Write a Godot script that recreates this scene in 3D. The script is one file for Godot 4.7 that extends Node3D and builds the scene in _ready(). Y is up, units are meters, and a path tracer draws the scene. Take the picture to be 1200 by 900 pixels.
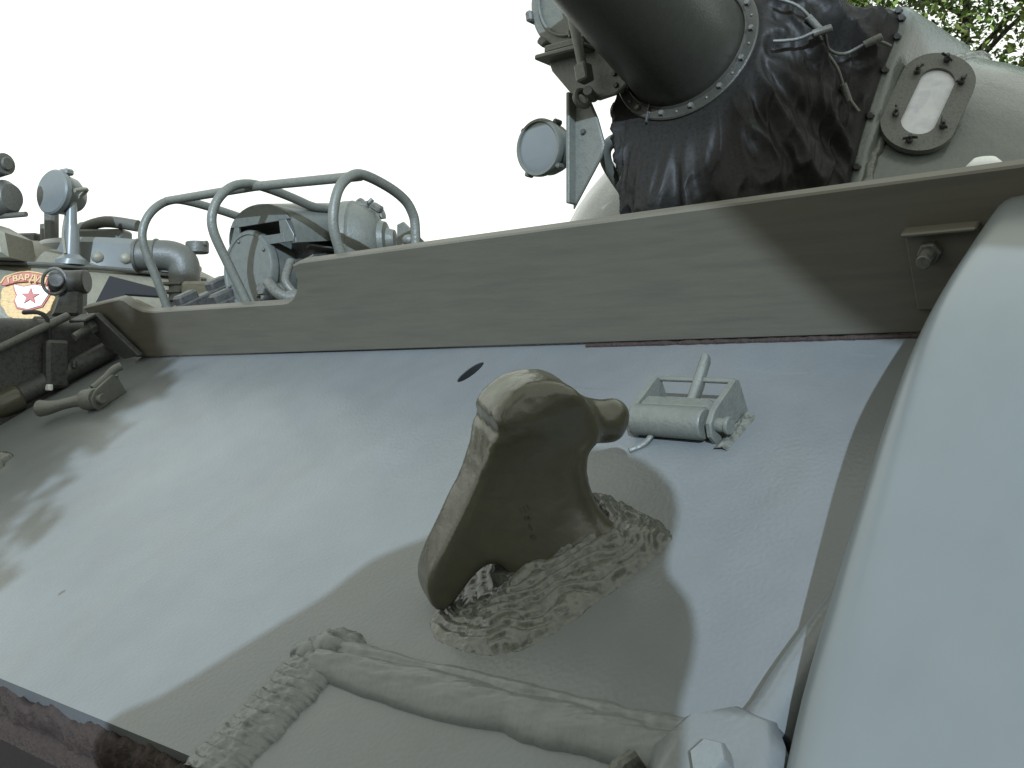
extends Node3D
# ---------------------------------------------------------------- mesh helper
class MB:
	var v := PackedVector3Array()
	func tri(a: Vector3, b: Vector3, c: Vector3):
		v.append(a); v.append(b); v.append(c)
	func quad(a: Vector3, b: Vector3, c: Vector3, d: Vector3):
		tri(a, b, c); tri(a, c, d)
	func tri_o(a: Vector3, b: Vector3, c: Vector3, o: Vector3):      # outward from o
		if (c - a).cross(b - a).dot((a + b + c) / 3.0 - o) < 0.0: tri(a, c, b)
		else: tri(a, b, c)
	func quad_o(a: Vector3, b: Vector3, c: Vector3, d: Vector3, o: Vector3):
		tri_o(a, b, c, o); tri_o(a, c, d, o)
	func box(t: Transform3D, s: Vector3, bev := 0.004):
		var h := s * 0.5
		bev = minf(bev, minf(h.x, minf(h.y, h.z)) * 0.8)
		var o := t.origin
		var P := func(sx: int, sy: int, sz: int, ax: int) -> Vector3:
			var e := Vector3(h.x - bev, h.y - bev, h.z - bev)
			e[ax] = h[ax]
			return t * Vector3(sx * e.x, sy * e.y, sz * e.z)
		for ax in 3:
			for s1 in [-1, 1]:
				var q := []
				for k in [[-1, -1], [1, -1], [1, 1], [-1, 1]]:
					var g := [0, 0, 0]
					g[ax] = s1; g[(ax + 1) % 3] = k[0]; g[(ax + 2) % 3] = k[1]
					q.append(P.call(g[0], g[1], g[2], ax))
				quad_o(q[0], q[1], q[2], q[3], o)
		for ax in 3:                                                   # edges along ax
			var b1 := (ax + 1) % 3
			var b2 := (ax + 2) % 3
			for s1 in [-1, 1]:
				for s2 in [-1, 1]:
					var g := [0, 0, 0]
					g[b1] = s1; g[b2] = s2
					g[ax] = -1
					var p0: Vector3 = P.call(g[0], g[1], g[2], b1)
					var p1: Vector3 = P.call(g[0], g[1], g[2], b2)
					g[ax] = 1
					var p2: Vector3 = P.call(g[0], g[1], g[2], b2)
					var p3: Vector3 = P.call(g[0], g[1], g[2], b1)
					quad_o(p0, p1, p2, p3, o)
		for sx in [-1, 1]:
			for sy in [-1, 1]:
				for sz in [-1, 1]:
					tri_o(P.call(sx, sy, sz, 0), P.call(sx, sy, sz, 1), P.call(sx, sy, sz, 2), o)
	func tube(path: Array, radii: Array, n := 14, caps := true):
		var rings := []
		var up := Vector3.ZERO
		for i in path.size():
			var d: Vector3
			if i == 0: d = path[1] - path[0]
			elif i == path.size() - 1: d = path[i] - path[i - 1]
			else: d = (path[i + 1] - path[i]).normalized() + (path[i] - path[i - 1]).normalized()
			d = d.normalized()
			if up == Vector3.ZERO:
				up = Vector3.UP if absf(d.y) < 0.9 else Vector3.RIGHT
			up = (up - d * up.dot(d)).normalized()
			var sd := d.cross(up)
			var r: float = radii[mini(i, radii.size() - 1)]
			var ring := []
			for k in n:
				var a := TAU * k / n
				ring.append(path[i] + (up * cos(a) + sd * sin(a)) * r)
			rings.append(ring)
		for i in path.size() - 1:
			var o: Vector3 = (path[i] + path[i + 1]) * 0.5
			for k in n:
				var k2 := (k + 1) % n
				quad_o(rings[i][k], rings[i][k2], rings[i + 1][k2], rings[i + 1][k], o)
		if caps:
			for e in [0, path.size() - 1]:
				var o2: Vector3 = path[1] if e == 0 else path[path.size() - 2]
				for k in n:
					tri_o(path[e], rings[e][k], rings[e][(k + 1) % n], o2)
	func cyl(a: Vector3, b: Vector3, r0: float, r1 := -1.0, n := 20):
		if r1 < 0.0: r1 = r0
		var d := (b - a).normalized()
		var L := a.distance_to(b)
		var e := minf(minf(minf(r0, r1) * 0.12, 0.004), L * 0.3)
		lathe(frame(a, d), [Vector2(0, 0), Vector2(r0 - e, 0), Vector2(r0, e), Vector2(r1, L - e), Vector2(r1 - e, L), Vector2(0, L)], n)
	static func frame(o: Vector3, d: Vector3) -> Transform3D:          # local z along d
		var u := Vector3.UP if absf(d.y) < 0.95 else Vector3.RIGHT
		var x := u.cross(d).normalized()
		return Transform3D(Basis(x, d.cross(x).normalized(), d.normalized()), o)
	func lathe(t: Transform3D, prof: Array, n := 32, arc := TAU):
		for i in prof.size() - 1:
			var p: Vector2 = prof[i]
			var q: Vector2 = prof[i + 1]
			var nr := Vector2(q.y - p.y, p.x - q.x)                       # outward for profiles that rise along z
			for k in n:
				var a0 := arc * k / n
				var a1 := arc * (k + 1) / n
				var A := t * Vector3(cos(a0) * p.x, sin(a0) * p.x, p.y)
				var B := t * Vector3(cos(a1) * p.x, sin(a1) * p.x, p.y)
				var Cc := t * Vector3(cos(a1) * q.x, sin(a1) * q.x, q.y)
				var D := t * Vector3(cos(a0) * q.x, sin(a0) * q.x, q.y)
				var am := (a0 + a1) * 0.5
				var nw := t.basis * Vector3(cos(am) * nr.x, sin(am) * nr.x, nr.y)
				var m := (A + B + Cc + D) / 4.0
				if p.x > 1e-6: tri_o(A, B, Cc if q.x > 1e-6 else D, m - nw)
				if q.x > 1e-6: tri_o(A, Cc, D, m - nw)
	func hexa(a: Vector3, d: Vector3, r: float, h: float, n := 6):
		var t := frame(a, d.normalized())
		lathe(t, [Vector2(0, 0), Vector2(r, 0), Vector2(r, h * 0.82), Vector2(r * 0.86, h), Vector2(0, h)], n)
	func extrude(t: Transform3D, poly: PackedVector2Array, d: float, bev := 0.003):   # polygon in local xy, thickness centred on z
		if Geometry2D.is_polygon_clockwise(poly):
			poly = poly.duplicate(); poly.reverse()
		var n := poly.size()
		var ins := PackedVector2Array()
		for i in n:
			var e0 := (poly[i] - poly[(i + n - 1) % n]).normalized()
			var e1 := (poly[(i + 1) % n] - poly[i]).normalized()
			var nn := (e0.orthogonal() + e1.orthogonal())
			nn = nn / maxf(0.5, nn.length_squared()) * 2.0
			var side := nn if e0.orthogonal().dot(Vector2(e0.y, -e0.x)) < 0.0 else -nn
			ins.append(poly[i] + side * bev)
		var idx := Geometry2D.triangulate_polygon(poly)
		var h := d * 0.5
		for s in [-1.0, 1.0]:
			for i in range(0, idx.size(), 3):
				var A := ins[idx[i]]
				var B := ins[idx[i + 1]]
				var Cc := ins[idx[i + 2]]
				var m := (A + B + Cc) / 3.0
				tri_o(t * Vector3(A.x, A.y, s * h), t * Vector3(B.x, B.y, s * h), t * Vector3(Cc.x, Cc.y, s * h), t * Vector3(m.x, m.y, 0.0))
		for i in n:
			var j := (i + 1) % n
			var e := (poly[j] - poly[i]).normalized()
			var o2 := (poly[i] + poly[j]) * 0.5 - Vector2(e.y, -e.x) * 0.02
			var o := t * Vector3(o2.x, o2.y, 0)
			var a0 := t * Vector3(poly[i].x, poly[i].y, -h + bev)
			var a1 := t * Vector3(poly[j].x, poly[j].y, -h + bev)
			var b0 := t * Vector3(poly[i].x, poly[i].y, h - bev)
			var b1 := t * Vector3(poly[j].x, poly[j].y, h - bev)
			quad_o(a0, a1, b1, b0, o)
			quad_o(a0, a1, t * Vector3(ins[j].x, ins[j].y, -h), t * Vector3(ins[i].x, ins[i].y, -h), o)
			quad_o(b0, b1, t * Vector3(ins[j].x, ins[j].y, h), t * Vector3(ins[i].x, ins[i].y, h), o)
	func torus(c: Vector3, ax: Vector3, R: float, r: float, n := 28, m := 8, squash := 1.0):
		var t := frame(c, ax.normalized())
		for i in n:
			for j in m:
				var q := []
				for k in [[0, 0], [1, 0], [1, 1], [0, 1]]:
					var a: float = TAU * (i + k[0]) / n
					var b: float = TAU * (j + k[1]) / m
					q.append(t * Vector3(cos(a) * (R + r * cos(b)), squash * sin(a) * (R + r * cos(b)), r * sin(b)))
				var am := TAU * (i + 0.5) / n
				quad_o(q[0], q[1], q[2], q[3], t * Vector3(cos(am) * R, squash * sin(am) * R, 0))
	func ball(c: Vector3, r: Vector3, n := 16):
		var pr := []
		for i in n / 2 + 1:
			var a := PI * i / (n / 2)
			pr.append(Vector2(maxf(sin(a), 0.0) if i > 0 and i < n / 2 else 0.0, -cos(a)))
		lathe(Transform3D(Basis.from_scale(r), c), pr, n)
	func grid(rows: Array, closed := false):                          # rows of points; shared orientation
		for i in rows.size() - 1:
			var w: int = rows[i].size()
			for j in (w if closed else w - 1):
				var j2 := (j + 1) % w
				quad(rows[i][j], rows[i][j2], rows[i + 1][j2], rows[i + 1][j])
	func mesh(crease := 38.0) -> ArrayMesh:
		var cc := cos(deg_to_rad(crease))
		var nt := v.size() / 3
		var fn := PackedVector3Array()
		var keep := PackedInt32Array()
		var at := {}
		for f in nt:
			var w := (v[f * 3 + 2] - v[f * 3]).cross(v[f * 3 + 1] - v[f * 3])
			fn.append(w)
			if w.length_squared() < 1e-18: continue
			keep.append(f)
			for k in 3:
				var key := Vector3i((v[f * 3 + k] * 20000.0).round())
				if at.has(key): at[key].append(f)
				else: at[key] = [f]
		var vs := PackedVector3Array()
		var ns := PackedVector3Array()
		for f in keep:
			var u := fn[f].normalized()
			for k in 3:
				var p := v[f * 3 + k]
				var s := Vector3.ZERO
				for g in at[Vector3i((p * 20000.0).round())]:
					if fn[g].normalized().dot(u) >= cc: s += fn[g]
				vs.append(p)
				ns.append(s.normalized() if s.length_squared() > 1e-20 else u)
		var arr := []
		arr.resize(Mesh.ARRAY_MAX)
		arr[Mesh.ARRAY_VERTEX] = vs
		arr[Mesh.ARRAY_NORMAL] = ns
		var m := ArrayMesh.new()
		m.add_surface_from_arrays(Mesh.PRIMITIVE_TRIANGLES, arr)
		return m

# indexed mesh with smooth normals (height fields, lofts, surface nets)
func smooth_mesh(vs: PackedVector3Array, ix: PackedInt32Array, outward := Vector3.ZERO) -> ArrayMesh:
	var ns := PackedVector3Array()
	ns.resize(vs.size())
	for i in range(0, ix.size(), 3):
		var w := (vs[ix[i + 2]] - vs[ix[i]]).cross(vs[ix[i + 1]] - vs[ix[i]])
		ns[ix[i]] += w; ns[ix[i + 1]] += w; ns[ix[i + 2]] += w
	for i in ns.size(): ns[i] = ns[i].normalized() if ns[i].length_squared() > 1e-24 else Vector3.UP
	var arr := []
	arr.resize(Mesh.ARRAY_MAX)
	arr[Mesh.ARRAY_VERTEX] = vs
	arr[Mesh.ARRAY_NORMAL] = ns
	arr[Mesh.ARRAY_INDEX] = ix
	var m := ArrayMesh.new()
	m.add_surface_from_arrays(Mesh.PRIMITIVE_TRIANGLES, arr)
	return m
func loft(nr: int, nc: int, f: Callable, closed := false, flip := false) -> ArrayMesh:
	var vs := PackedVector3Array()
	var ix := PackedInt32Array()
	for i in nr:
		for j in nc: vs.append(f.call(float(i) / (nr - 1), float(j) / (nc if closed else nc - 1)))
	for i in nr - 1:
		for j in (nc if closed else nc - 1):
			var a := i * nc + j
			var b := i * nc + (j + 1) % nc
			var c := a + nc
			var d := b + nc
			if flip: ix.append_array([a, c, b, b, c, d])
			else: ix.append_array([a, b, c, b, d, c])
	return smooth_mesh(vs, ix)
func nets(f: Callable, lo: Vector3, hi: Vector3, cell: float, t := Transform3D.IDENTITY) -> ArrayMesh:
	var n := Vector3i(((hi - lo) / cell).ceil()) + Vector3i.ONE
	var val := PackedFloat32Array()
	val.resize(n.x * n.y * n.z)
	var q := 0
	for k in n.z:
		for j in n.y:
			for i in n.x:
				val[q] = f.call(lo + Vector3(i, j, k) * cell)
				q += 1
	var id := {}
	var vs := PackedVector3Array()
	var sx := 1
	var sy := n.x
	var sz := n.x * n.y
	var co := [[0, 0, 0], [1, 0, 0], [0, 1, 0], [1, 1, 0], [0, 0, 1], [1, 0, 1], [0, 1, 1], [1, 1, 1]]
	var ed := [[0, 1], [2, 3], [4, 5], [6, 7], [0, 2], [1, 3], [4, 6], [5, 7], [0, 4], [1, 5], [2, 6], [3, 7]]
	var off := [0, sx, sy, sx + sy, sz, sx + sz, sy + sz, sx + sy + sz]
	for k in n.z - 1:
		for j in n.y - 1:
			for i in n.x - 1:
				var b := i + j * sy + k * sz
				var first := val[b] < 0.0
				var mix := false
				for c in 8:
					if (val[b + off[c]] < 0.0) != first: mix = true; break
				if not mix: continue
				var s := Vector3.ZERO
				var m := 0
				for e in ed:
					var va := val[b + off[e[0]]]
					var vb := val[b + off[e[1]]]
					if (va < 0.0) == (vb < 0.0): continue
					var u := va / (va - vb)
					var pa := Vector3(co[e[0]][0], co[e[0]][1], co[e[0]][2])
					var pb := Vector3(co[e[1]][0], co[e[1]][1], co[e[1]][2])
					s += pa.lerp(pb, u); m += 1
				id[b] = vs.size()
				vs.append(t * (lo + (Vector3(i, j, k) + s / m) * cell))
	var ix := PackedInt32Array()
	for b in id:
		var i: int = b % n.x
		var j: int = (b / n.x) % n.y
		var k: int = b / sz
		for ax in 3:
			var st: int = [sx, sy, sz][ax]
			var s1: int = [sy, sz, sx][ax]
			var s2: int = [sz, sx, sy][ax]
			var lim: int = [mini(j, k), mini(k, i), mini(i, j)][ax]
			if lim < 1: continue
			var ins := val[b] < 0.0
			if ins == (val[b + st] < 0.0): continue
			if not (id.has(b - s1) and id.has(b - s2) and id.has(b - s1 - s2)): continue
			var A: int = id[b]
			var B: int = id[b - s1]
			var Cc: int = id[b - s1 - s2]
			var D: int = id[b - s2]
			if ins: ix.append_array([A, Cc, B, A, D, Cc])
			else: ix.append_array([A, B, Cc, A, Cc, D])
	return smooth_mesh(vs, ix)

# ---------------------------------------------------------------- scene helpers
var used := {}
func numbered(s: String) -> String:
	used[s] = used.get(s, -1) + 1
	return s if used[s] == 0 else "%s_%03d" % [s, used[s]]
func thing(called: String, label: String, category: String, at: Vector3, group := "") -> Node3D:
	var o := Node3D.new()
	o.name = numbered(called)
	add_child(o)
	o.position = at
	o.set_meta("label", label); o.set_meta("category", category)
	if group != "": o.set_meta("group", group)
	return o
func put(m: Mesh, called: String, mat: Material, parent: Node3D = null, label := "") -> MeshInstance3D:   # meshes are in world coordinates
	var o := MeshInstance3D.new()
	o.name = called
	o.mesh = m
	o.material_override = mat
	o.cast_shadow = GeometryInstance3D.SHADOW_CASTING_SETTING_ON
	if parent == null: add_child(o, true)
	else:
		parent.add_child(o, true)
		var p: Node3D = parent
		var off := Vector3.ZERO
		while p != self:
			off += p.position
			p = p.get_parent()
		o.position = -off
	if label != "": o.set_meta("label", label)
	return o
func noise(freq: float, oct := 3, seed_ := 1, type := FastNoiseLite.TYPE_SIMPLEX_SMOOTH) -> FastNoiseLite:
	var n := FastNoiseLite.new()
	n.seed = seed_; n.frequency = freq; n.noise_type = type
	n.fractal_octaves = oct
	return n
func ntex(freq: float, oct: int, seed_: int, normal := false, strength := 4.0, ramp: Gradient = null, size := 512, type := FastNoiseLite.TYPE_SIMPLEX_SMOOTH) -> NoiseTexture2D:
	var t := NoiseTexture2D.new()
	t.width = size; t.height = size; t.seamless = true
	t.noise = noise(freq, oct, seed_, type)
	t.as_normal_map = normal; t.bump_strength = strength
	if ramp: t.color_ramp = ramp
	return t
func ramp(cols: Array, pos: Array) -> Gradient:
	var g := Gradient.new()
	g.colors = PackedColorArray(cols); g.offsets = PackedFloat32Array(pos)
	return g
func lin(r: float, g: float, b: float) -> Color: return Color(r, g, b).linear_to_srgb()
func mat(c: Color, rough: float, scale := Vector3(2, 2, 2), vary := 0.12, bump: Texture2D = null, bs := 1.0, metal := 0.0, vtex: Texture2D = null) -> StandardMaterial3D:
	var m := StandardMaterial3D.new()
	m.albedo_color = c
	m.roughness = rough; m.metallic = metal
	m.uv1_triplanar = true; m.uv1_world_triplanar = true
	m.uv1_scale = scale
	if vtex: m.albedo_texture = vtex
	if bump:
		m.normal_enabled = true; m.normal_texture = bump; m.normal_scale = bs
	return m
var M := {}
func worn(sd: int, scratches: int, specks: int) -> ImageTexture:      # tint map of used paint: faint runs, thin scratches, small chips
	var n := 768
	var img := Image.create(n, n, true, Image.FORMAT_RGB8)
	var a := noise(0.006, 4, sd)
	var b := noise(0.03, 3, sd + 1)
	for y in n:
		for x in n:
			var t := 0.95 + 0.045 * a.get_noise_2d(x, y * 0.6) + 0.022 * b.get_noise_2d(x, y)
			var w := 0.010 * a.get_noise_2d(x + 900, y)
			img.set_pixel(x, y, Color(t + w, t + w * 0.3, t - w))
	var rng := RandomNumberGenerator.new()
	rng.seed = sd
	for k in scratches:
		var p := Vector2(rng.randf() * n, rng.randf() * n)
		var d := Vector2.from_angle(rng.randf_range(-0.5, 0.5)) * (1.0 if rng.randf() < 0.5 else -1.0)
		var l := rng.randi_range(8, 60)
		var c := rng.randf_range(-0.10, 0.07)
		for i in l:
			p += d
			d = d.rotated(rng.randf_range(-0.04, 0.04))
			var q := Vector2i(posmod(int(p.x), n), posmod(int(p.y), n))
			var o := img.get_pixelv(q)
			img.set_pixelv(q, Color(o.r + c, o.g + c, o.b + c))
	for k in specks:
		var p := Vector2i(rng.randi_range(4, n - 5), rng.randi_range(4, n - 5))
		var r := rng.randf_range(0.6, 2.0)
		for j in range(-2, 3):
			for i in range(-2, 3):
				if Vector2(i, j).length() * rng.randf_range(0.7, 1.3) < r:
					img.set_pixel(p.x + i, p.y + j, Color(0.55, 0.46, 0.38) if rng.randf() < 0.5 else Color(0.7, 0.66, 0.6))
	img.generate_mipmaps()
	return ImageTexture.create_from_image(img)
func vary(a: float, freq := 0.012, sd := 3) -> NoiseTexture2D:
	return ntex(freq, 5, sd, false, 1.0, ramp([Color(1 - a, 1 - a, 1 - a * 0.9), Color(1, 1, 1), Color(1 - a * 0.3, 1 - a * 0.35, 1 - a * 0.5)], [0.25, 0.55, 0.8]))
func materials():
	var peel := ntex(0.05, 3, 5, true, 5.0)
	var coarse := ntex(0.03, 5, 9, true, 9.0)
	var streak := ntex(0.02, 4, 12, true, 5.0)
	var v1 := vary(0.07)
	var v2 := vary(0.25, 0.02, 8)
	M.plate = mat(lin(0.150, 0.158, 0.158), 0.31, Vector3(0.6, 0.6, 0.6), 0.1, ntex(0.22, 2, 15, true, 5.0, null, 1024), 0.045, 0.0, worn(7, 45, 10))
	M.plate.uv1_triplanar_sharpness = 6.0
	M.bead = mat(lin(0.145, 0.152, 0.147), 0.36, Vector3(17, 17, 17), 0.1, peel, 0.06, 0.0, v1)
	M.board = mat(lin(0.098, 0.089, 0.068), 0.5, Vector3(0.5, 7, 7), 0.1, streak, 0.22, 0.0, v1)
	M.fender = mat(lin(0.14, 0.152, 0.15), 0.3, Vector3(0.7, 0.7, 0.7), 0.1, null, 0.0, 0.0, worn(19, 14, 0))
	M.paint = mat(lin(0.118, 0.122, 0.104), 0.45, Vector3(6, 6, 6), 0.1, peel, 0.4, 0.0, v1)
	M.cast = mat(lin(0.115, 0.125, 0.112), 0.2, Vector3(6, 6, 6), 0.1, coarse, 0.2, 0.0, v1)
	M.hook = mat(lin(0.068, 0.064, 0.042), 0.25, Vector3(5, 5, 5), 0.1, peel, 0.1, 0.0, v1)
	M.weld = mat(lin(0.118, 0.12, 0.10), 0.2, Vector3(9, 9, 9), 0.1, peel, 0.15, 0.0, v2)
	M.lampgrey = mat(lin(0.105, 0.112, 0.102), 0.4, Vector3(6, 6, 6), 0.1, peel, 0.15, 0.0, v1)
	M.dark = mat(lin(0.06, 0.06, 0.055), 0.5, Vector3(6, 6, 6), 0.1, peel, 0.4, 0.0, v2)
	M.bolt = mat(lin(0.11, 0.11, 0.095), 0.45, Vector3(12, 12, 12), 0.1, peel, 0.4, 0.0, v2)
	M.rust = mat(lin(0.03, 0.017, 0.013), 0.8, Vector3(8, 8, 8), 0.1, coarse, 1.0, 0.0, v2)
	M.gun = mat(lin(0.036, 0.035, 0.028), 0.38, Vector3(5, 5, 5), 0.1, peel, 0.25, 0.0, v1)
	M.canvas = mat(lin(0.017, 0.0158, 0.0142), 0.5, Vector3(9, 9, 9), 0.1, coarse, 0.12, 0.0, v2)
	M.canvas.metallic_specular = 0.3
	M.far = mat(lin(0.19, 0.18, 0.14), 0.5, Vector3(3, 3, 3), 0.1, coarse, 0.3, 0.0, v1)
	M.fardark = mat(lin(0.075, 0.075, 0.065), 0.5, Vector3(3, 3, 3), 0.1, peel, 0.3, 0.0, v1)
	M.rubber = mat(lin(0.02, 0.02, 0.02), 0.8, Vector3(4, 4, 4), 0.1, coarse, 0.6)
	M.white = mat(lin(0.7, 0.7, 0.68), 0.4)
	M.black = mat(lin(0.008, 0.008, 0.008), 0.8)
	M.lens = mat(lin(0.55, 0.55, 0.57), 0.25, Vector3(4, 4, 4), 0.1, null, 1.0, 0.0, vary(0.12, 0.01, 6))
	M.steel = mat(lin(0.3, 0.3, 0.3), 0.35, Vector3(4, 4, 4), 0.1, null, 1.0, 0.8)
	M.gold = mat(lin(0.52, 0.33, 0.11), 0.5, Vector3(8, 8, 8), 0.1, null, 1.0, 0.0, v2)
	M.red = mat(lin(0.33, 0.07, 0.05), 0.5)
	M.flag = mat(lin(0.75, 0.74, 0.74), 0.5)
	M.ground = mat(lin(0.09, 0.1, 0.075), 0.9, Vector3(0.8, 0.8, 0.8), 0.1, coarse, 0.8, 0.0, v2)
	M.bark = mat(lin(0.09, 0.07, 0.05), 0.9, Vector3(3, 1, 3), 0.1, coarse, 1.5, 0.0, v2)
	M.cloth = mat(lin(0.05, 0.06, 0.09), 0.85, Vector3(6, 6, 6), 0.1, coarse, 0.3)
	M.leaf = StandardMaterial3D.new()
	M.leaf.vertex_color_use_as_albedo = true
	M.leaf.roughness = 0.5
	M.leaf.cull_mode = BaseMaterial3D.CULL_DISABLED
	M.leaf.backlight_enabled = true
	M.leaf.backlight = Color(0.3, 0.42, 0.1)

const SL := 0.5
const CL := 0.8660254
var PL := Transform3D(Basis(Vector3(1, 0, 0), Vector3(0, CL, SL), Vector3(0, -SL, CL)), Vector3(0, 1.30, 0))   # glacis: x across, y out of the plate, z down the slope
func pl(x: float, s: float, h := 0.0) -> Vector3: return PL * Vector3(x, h, s)
func bl(x: float, h: float, back := 0.0) -> Vector3: return PL * Vector3(x, h, -back)     # splash board
var BT := Transform3D(Basis(Vector3(1, 0, 0), Vector3(0, CL, SL), Vector3(0, -SL, CL)), Vector3(0, 1.30, 0))

func smooth_path(pts: Array, per := 6) -> Array:
	var out := []
	for i in pts.size() - 1:
		var p0: Vector3 = pts[maxi(i - 1, 0)]
		var p3: Vector3 = pts[mini(i + 2, pts.size() - 1)]
		for k in per: out.append(pts[i].cubic_interpolate(pts[i + 1], p0, p3, float(k) / per))
	out.append(pts[-1])
	return out
func seg_d(p: Vector2, a: Vector2, b: Vector2) -> float:
	var t := clampf((p - a).dot(b - a) / maxf((b - a).length_squared(), 1e-9), 0, 1)
	return p.distance_to(a + (b - a) * t)
func poly_sd(p: Vector2, poly: PackedVector2Array) -> float:
	var d := 1e9
	for i in poly.size(): d = minf(d, seg_d(p, poly[i], poly[(i + 1) % poly.size()]))
	return -d if Geometry2D.is_point_in_polygon(p, poly) else d
func smin(a: float, b: float, k: float) -> float:
	var h := clampf(0.5 + 0.5 * (b - a) / k, 0, 1)
	return lerpf(b, a, h) - k * h * (1 - h)
func cap(p: Vector3, a: Vector3, b: Vector3, r0: float, r1: float) -> float:
	var ab := b - a
	var t := clampf((p - a).dot(ab) / ab.length_squared(), 0, 1)
	return p.distance_to(a + ab * t) - lerpf(r0, r1, t)
func smooth_poly(pts: Array, per := 4) -> PackedVector2Array:
	var out := PackedVector2Array()
	var n := pts.size()
	for i in n:
		for k in per:
			out.append((pts[i] as Vector2).cubic_interpolate(pts[(i + 1) % n], pts[(i + n - 1) % n], pts[(i + 2) % n], float(k) / per))
	return out

var tank: Node3D
func part(b: MB, called: String, m: Material, parent: Node3D = null, crease := 38.0, label := "") -> MeshInstance3D:
	return put(b.mesh(crease), called, m, tank if parent == null else parent, label)

func _ready():
	var cam := Camera3D.new()
	cam.name = "camera"
	cam.fov = 42.17
	cam.near = 0.02; cam.far = 400.0
	add_child(cam)
	cam.position = Vector3(1.34, 1.234, 1.418)
	cam.rotation_degrees = Vector3(0, 39, 0)
	cam.current = true
	var we := WorldEnvironment.new()
	we.name = "environment"
	var env := Environment.new()
	env.background_mode = Environment.BG_SKY
	var sky := Sky.new()
	var ps := ProceduralSkyMaterial.new()
	ps.sky_top_color = Color(0.66, 0.71, 0.655)
	ps.sky_horizon_color = Color(0.98, 1.0, 0.97)
	ps.sky_curve = 2.0
	ps.sky_energy_multiplier = 1.08
	ps.ground_bottom_color = Color(0.27, 0.29, 0.25)
	ps.ground_horizon_color = Color(0.62, 0.62, 0.6)
	sky.sky_material = ps
	env.sky = sky
	env.tonemap_mode = Environment.TONE_MAPPER_LINEAR
	env.tonemap_exposure = 1.18
	env.sdfgi_enabled = true; env.ssao_enabled = true; env.ssil_enabled = true
	we.environment = env
	add_child(we)
	var sun := DirectionalLight3D.new()
	sun.name = "sun"
	sun.light_energy = 1.6
	sun.light_color = Color(0.83, 0.915, 1.0)
	sun.light_angular_distance = 0.5
	sun.shadow_enabled = true
	add_child(sun)
	sun.look_at_from_position(SUN * 50.0, Vector3.ZERO)
	materials()
	# the setting
	var g := MeshInstance3D.new()
	var pm := PlaneMesh.new()
	pm.size = Vector2(400, 400)
	g.mesh = pm; g.name = "ground"; g.material_override = M.ground
	g.set_meta("kind", "structure")
	add_child(g)
	near_tank()
	far_tank()
	trees()
	photographer()
const SUN := Vector3(0.512, 0.342, 0.788)

# ---------------------------------------------------------------- the near tank
func near_tank():
	tank = thing("tank", "grey green tank close to the lens with bare steel towing hook and black gun cover", "tank", Vector3(-0.09, 0, -2.5), "tanks parked side by side")
	hull()
	board()
	hook()
	weld_seam()
	latches()
	turret()
	gun()
	bracket()
	lamps()
	fenders()
	bow_fittings()

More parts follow.
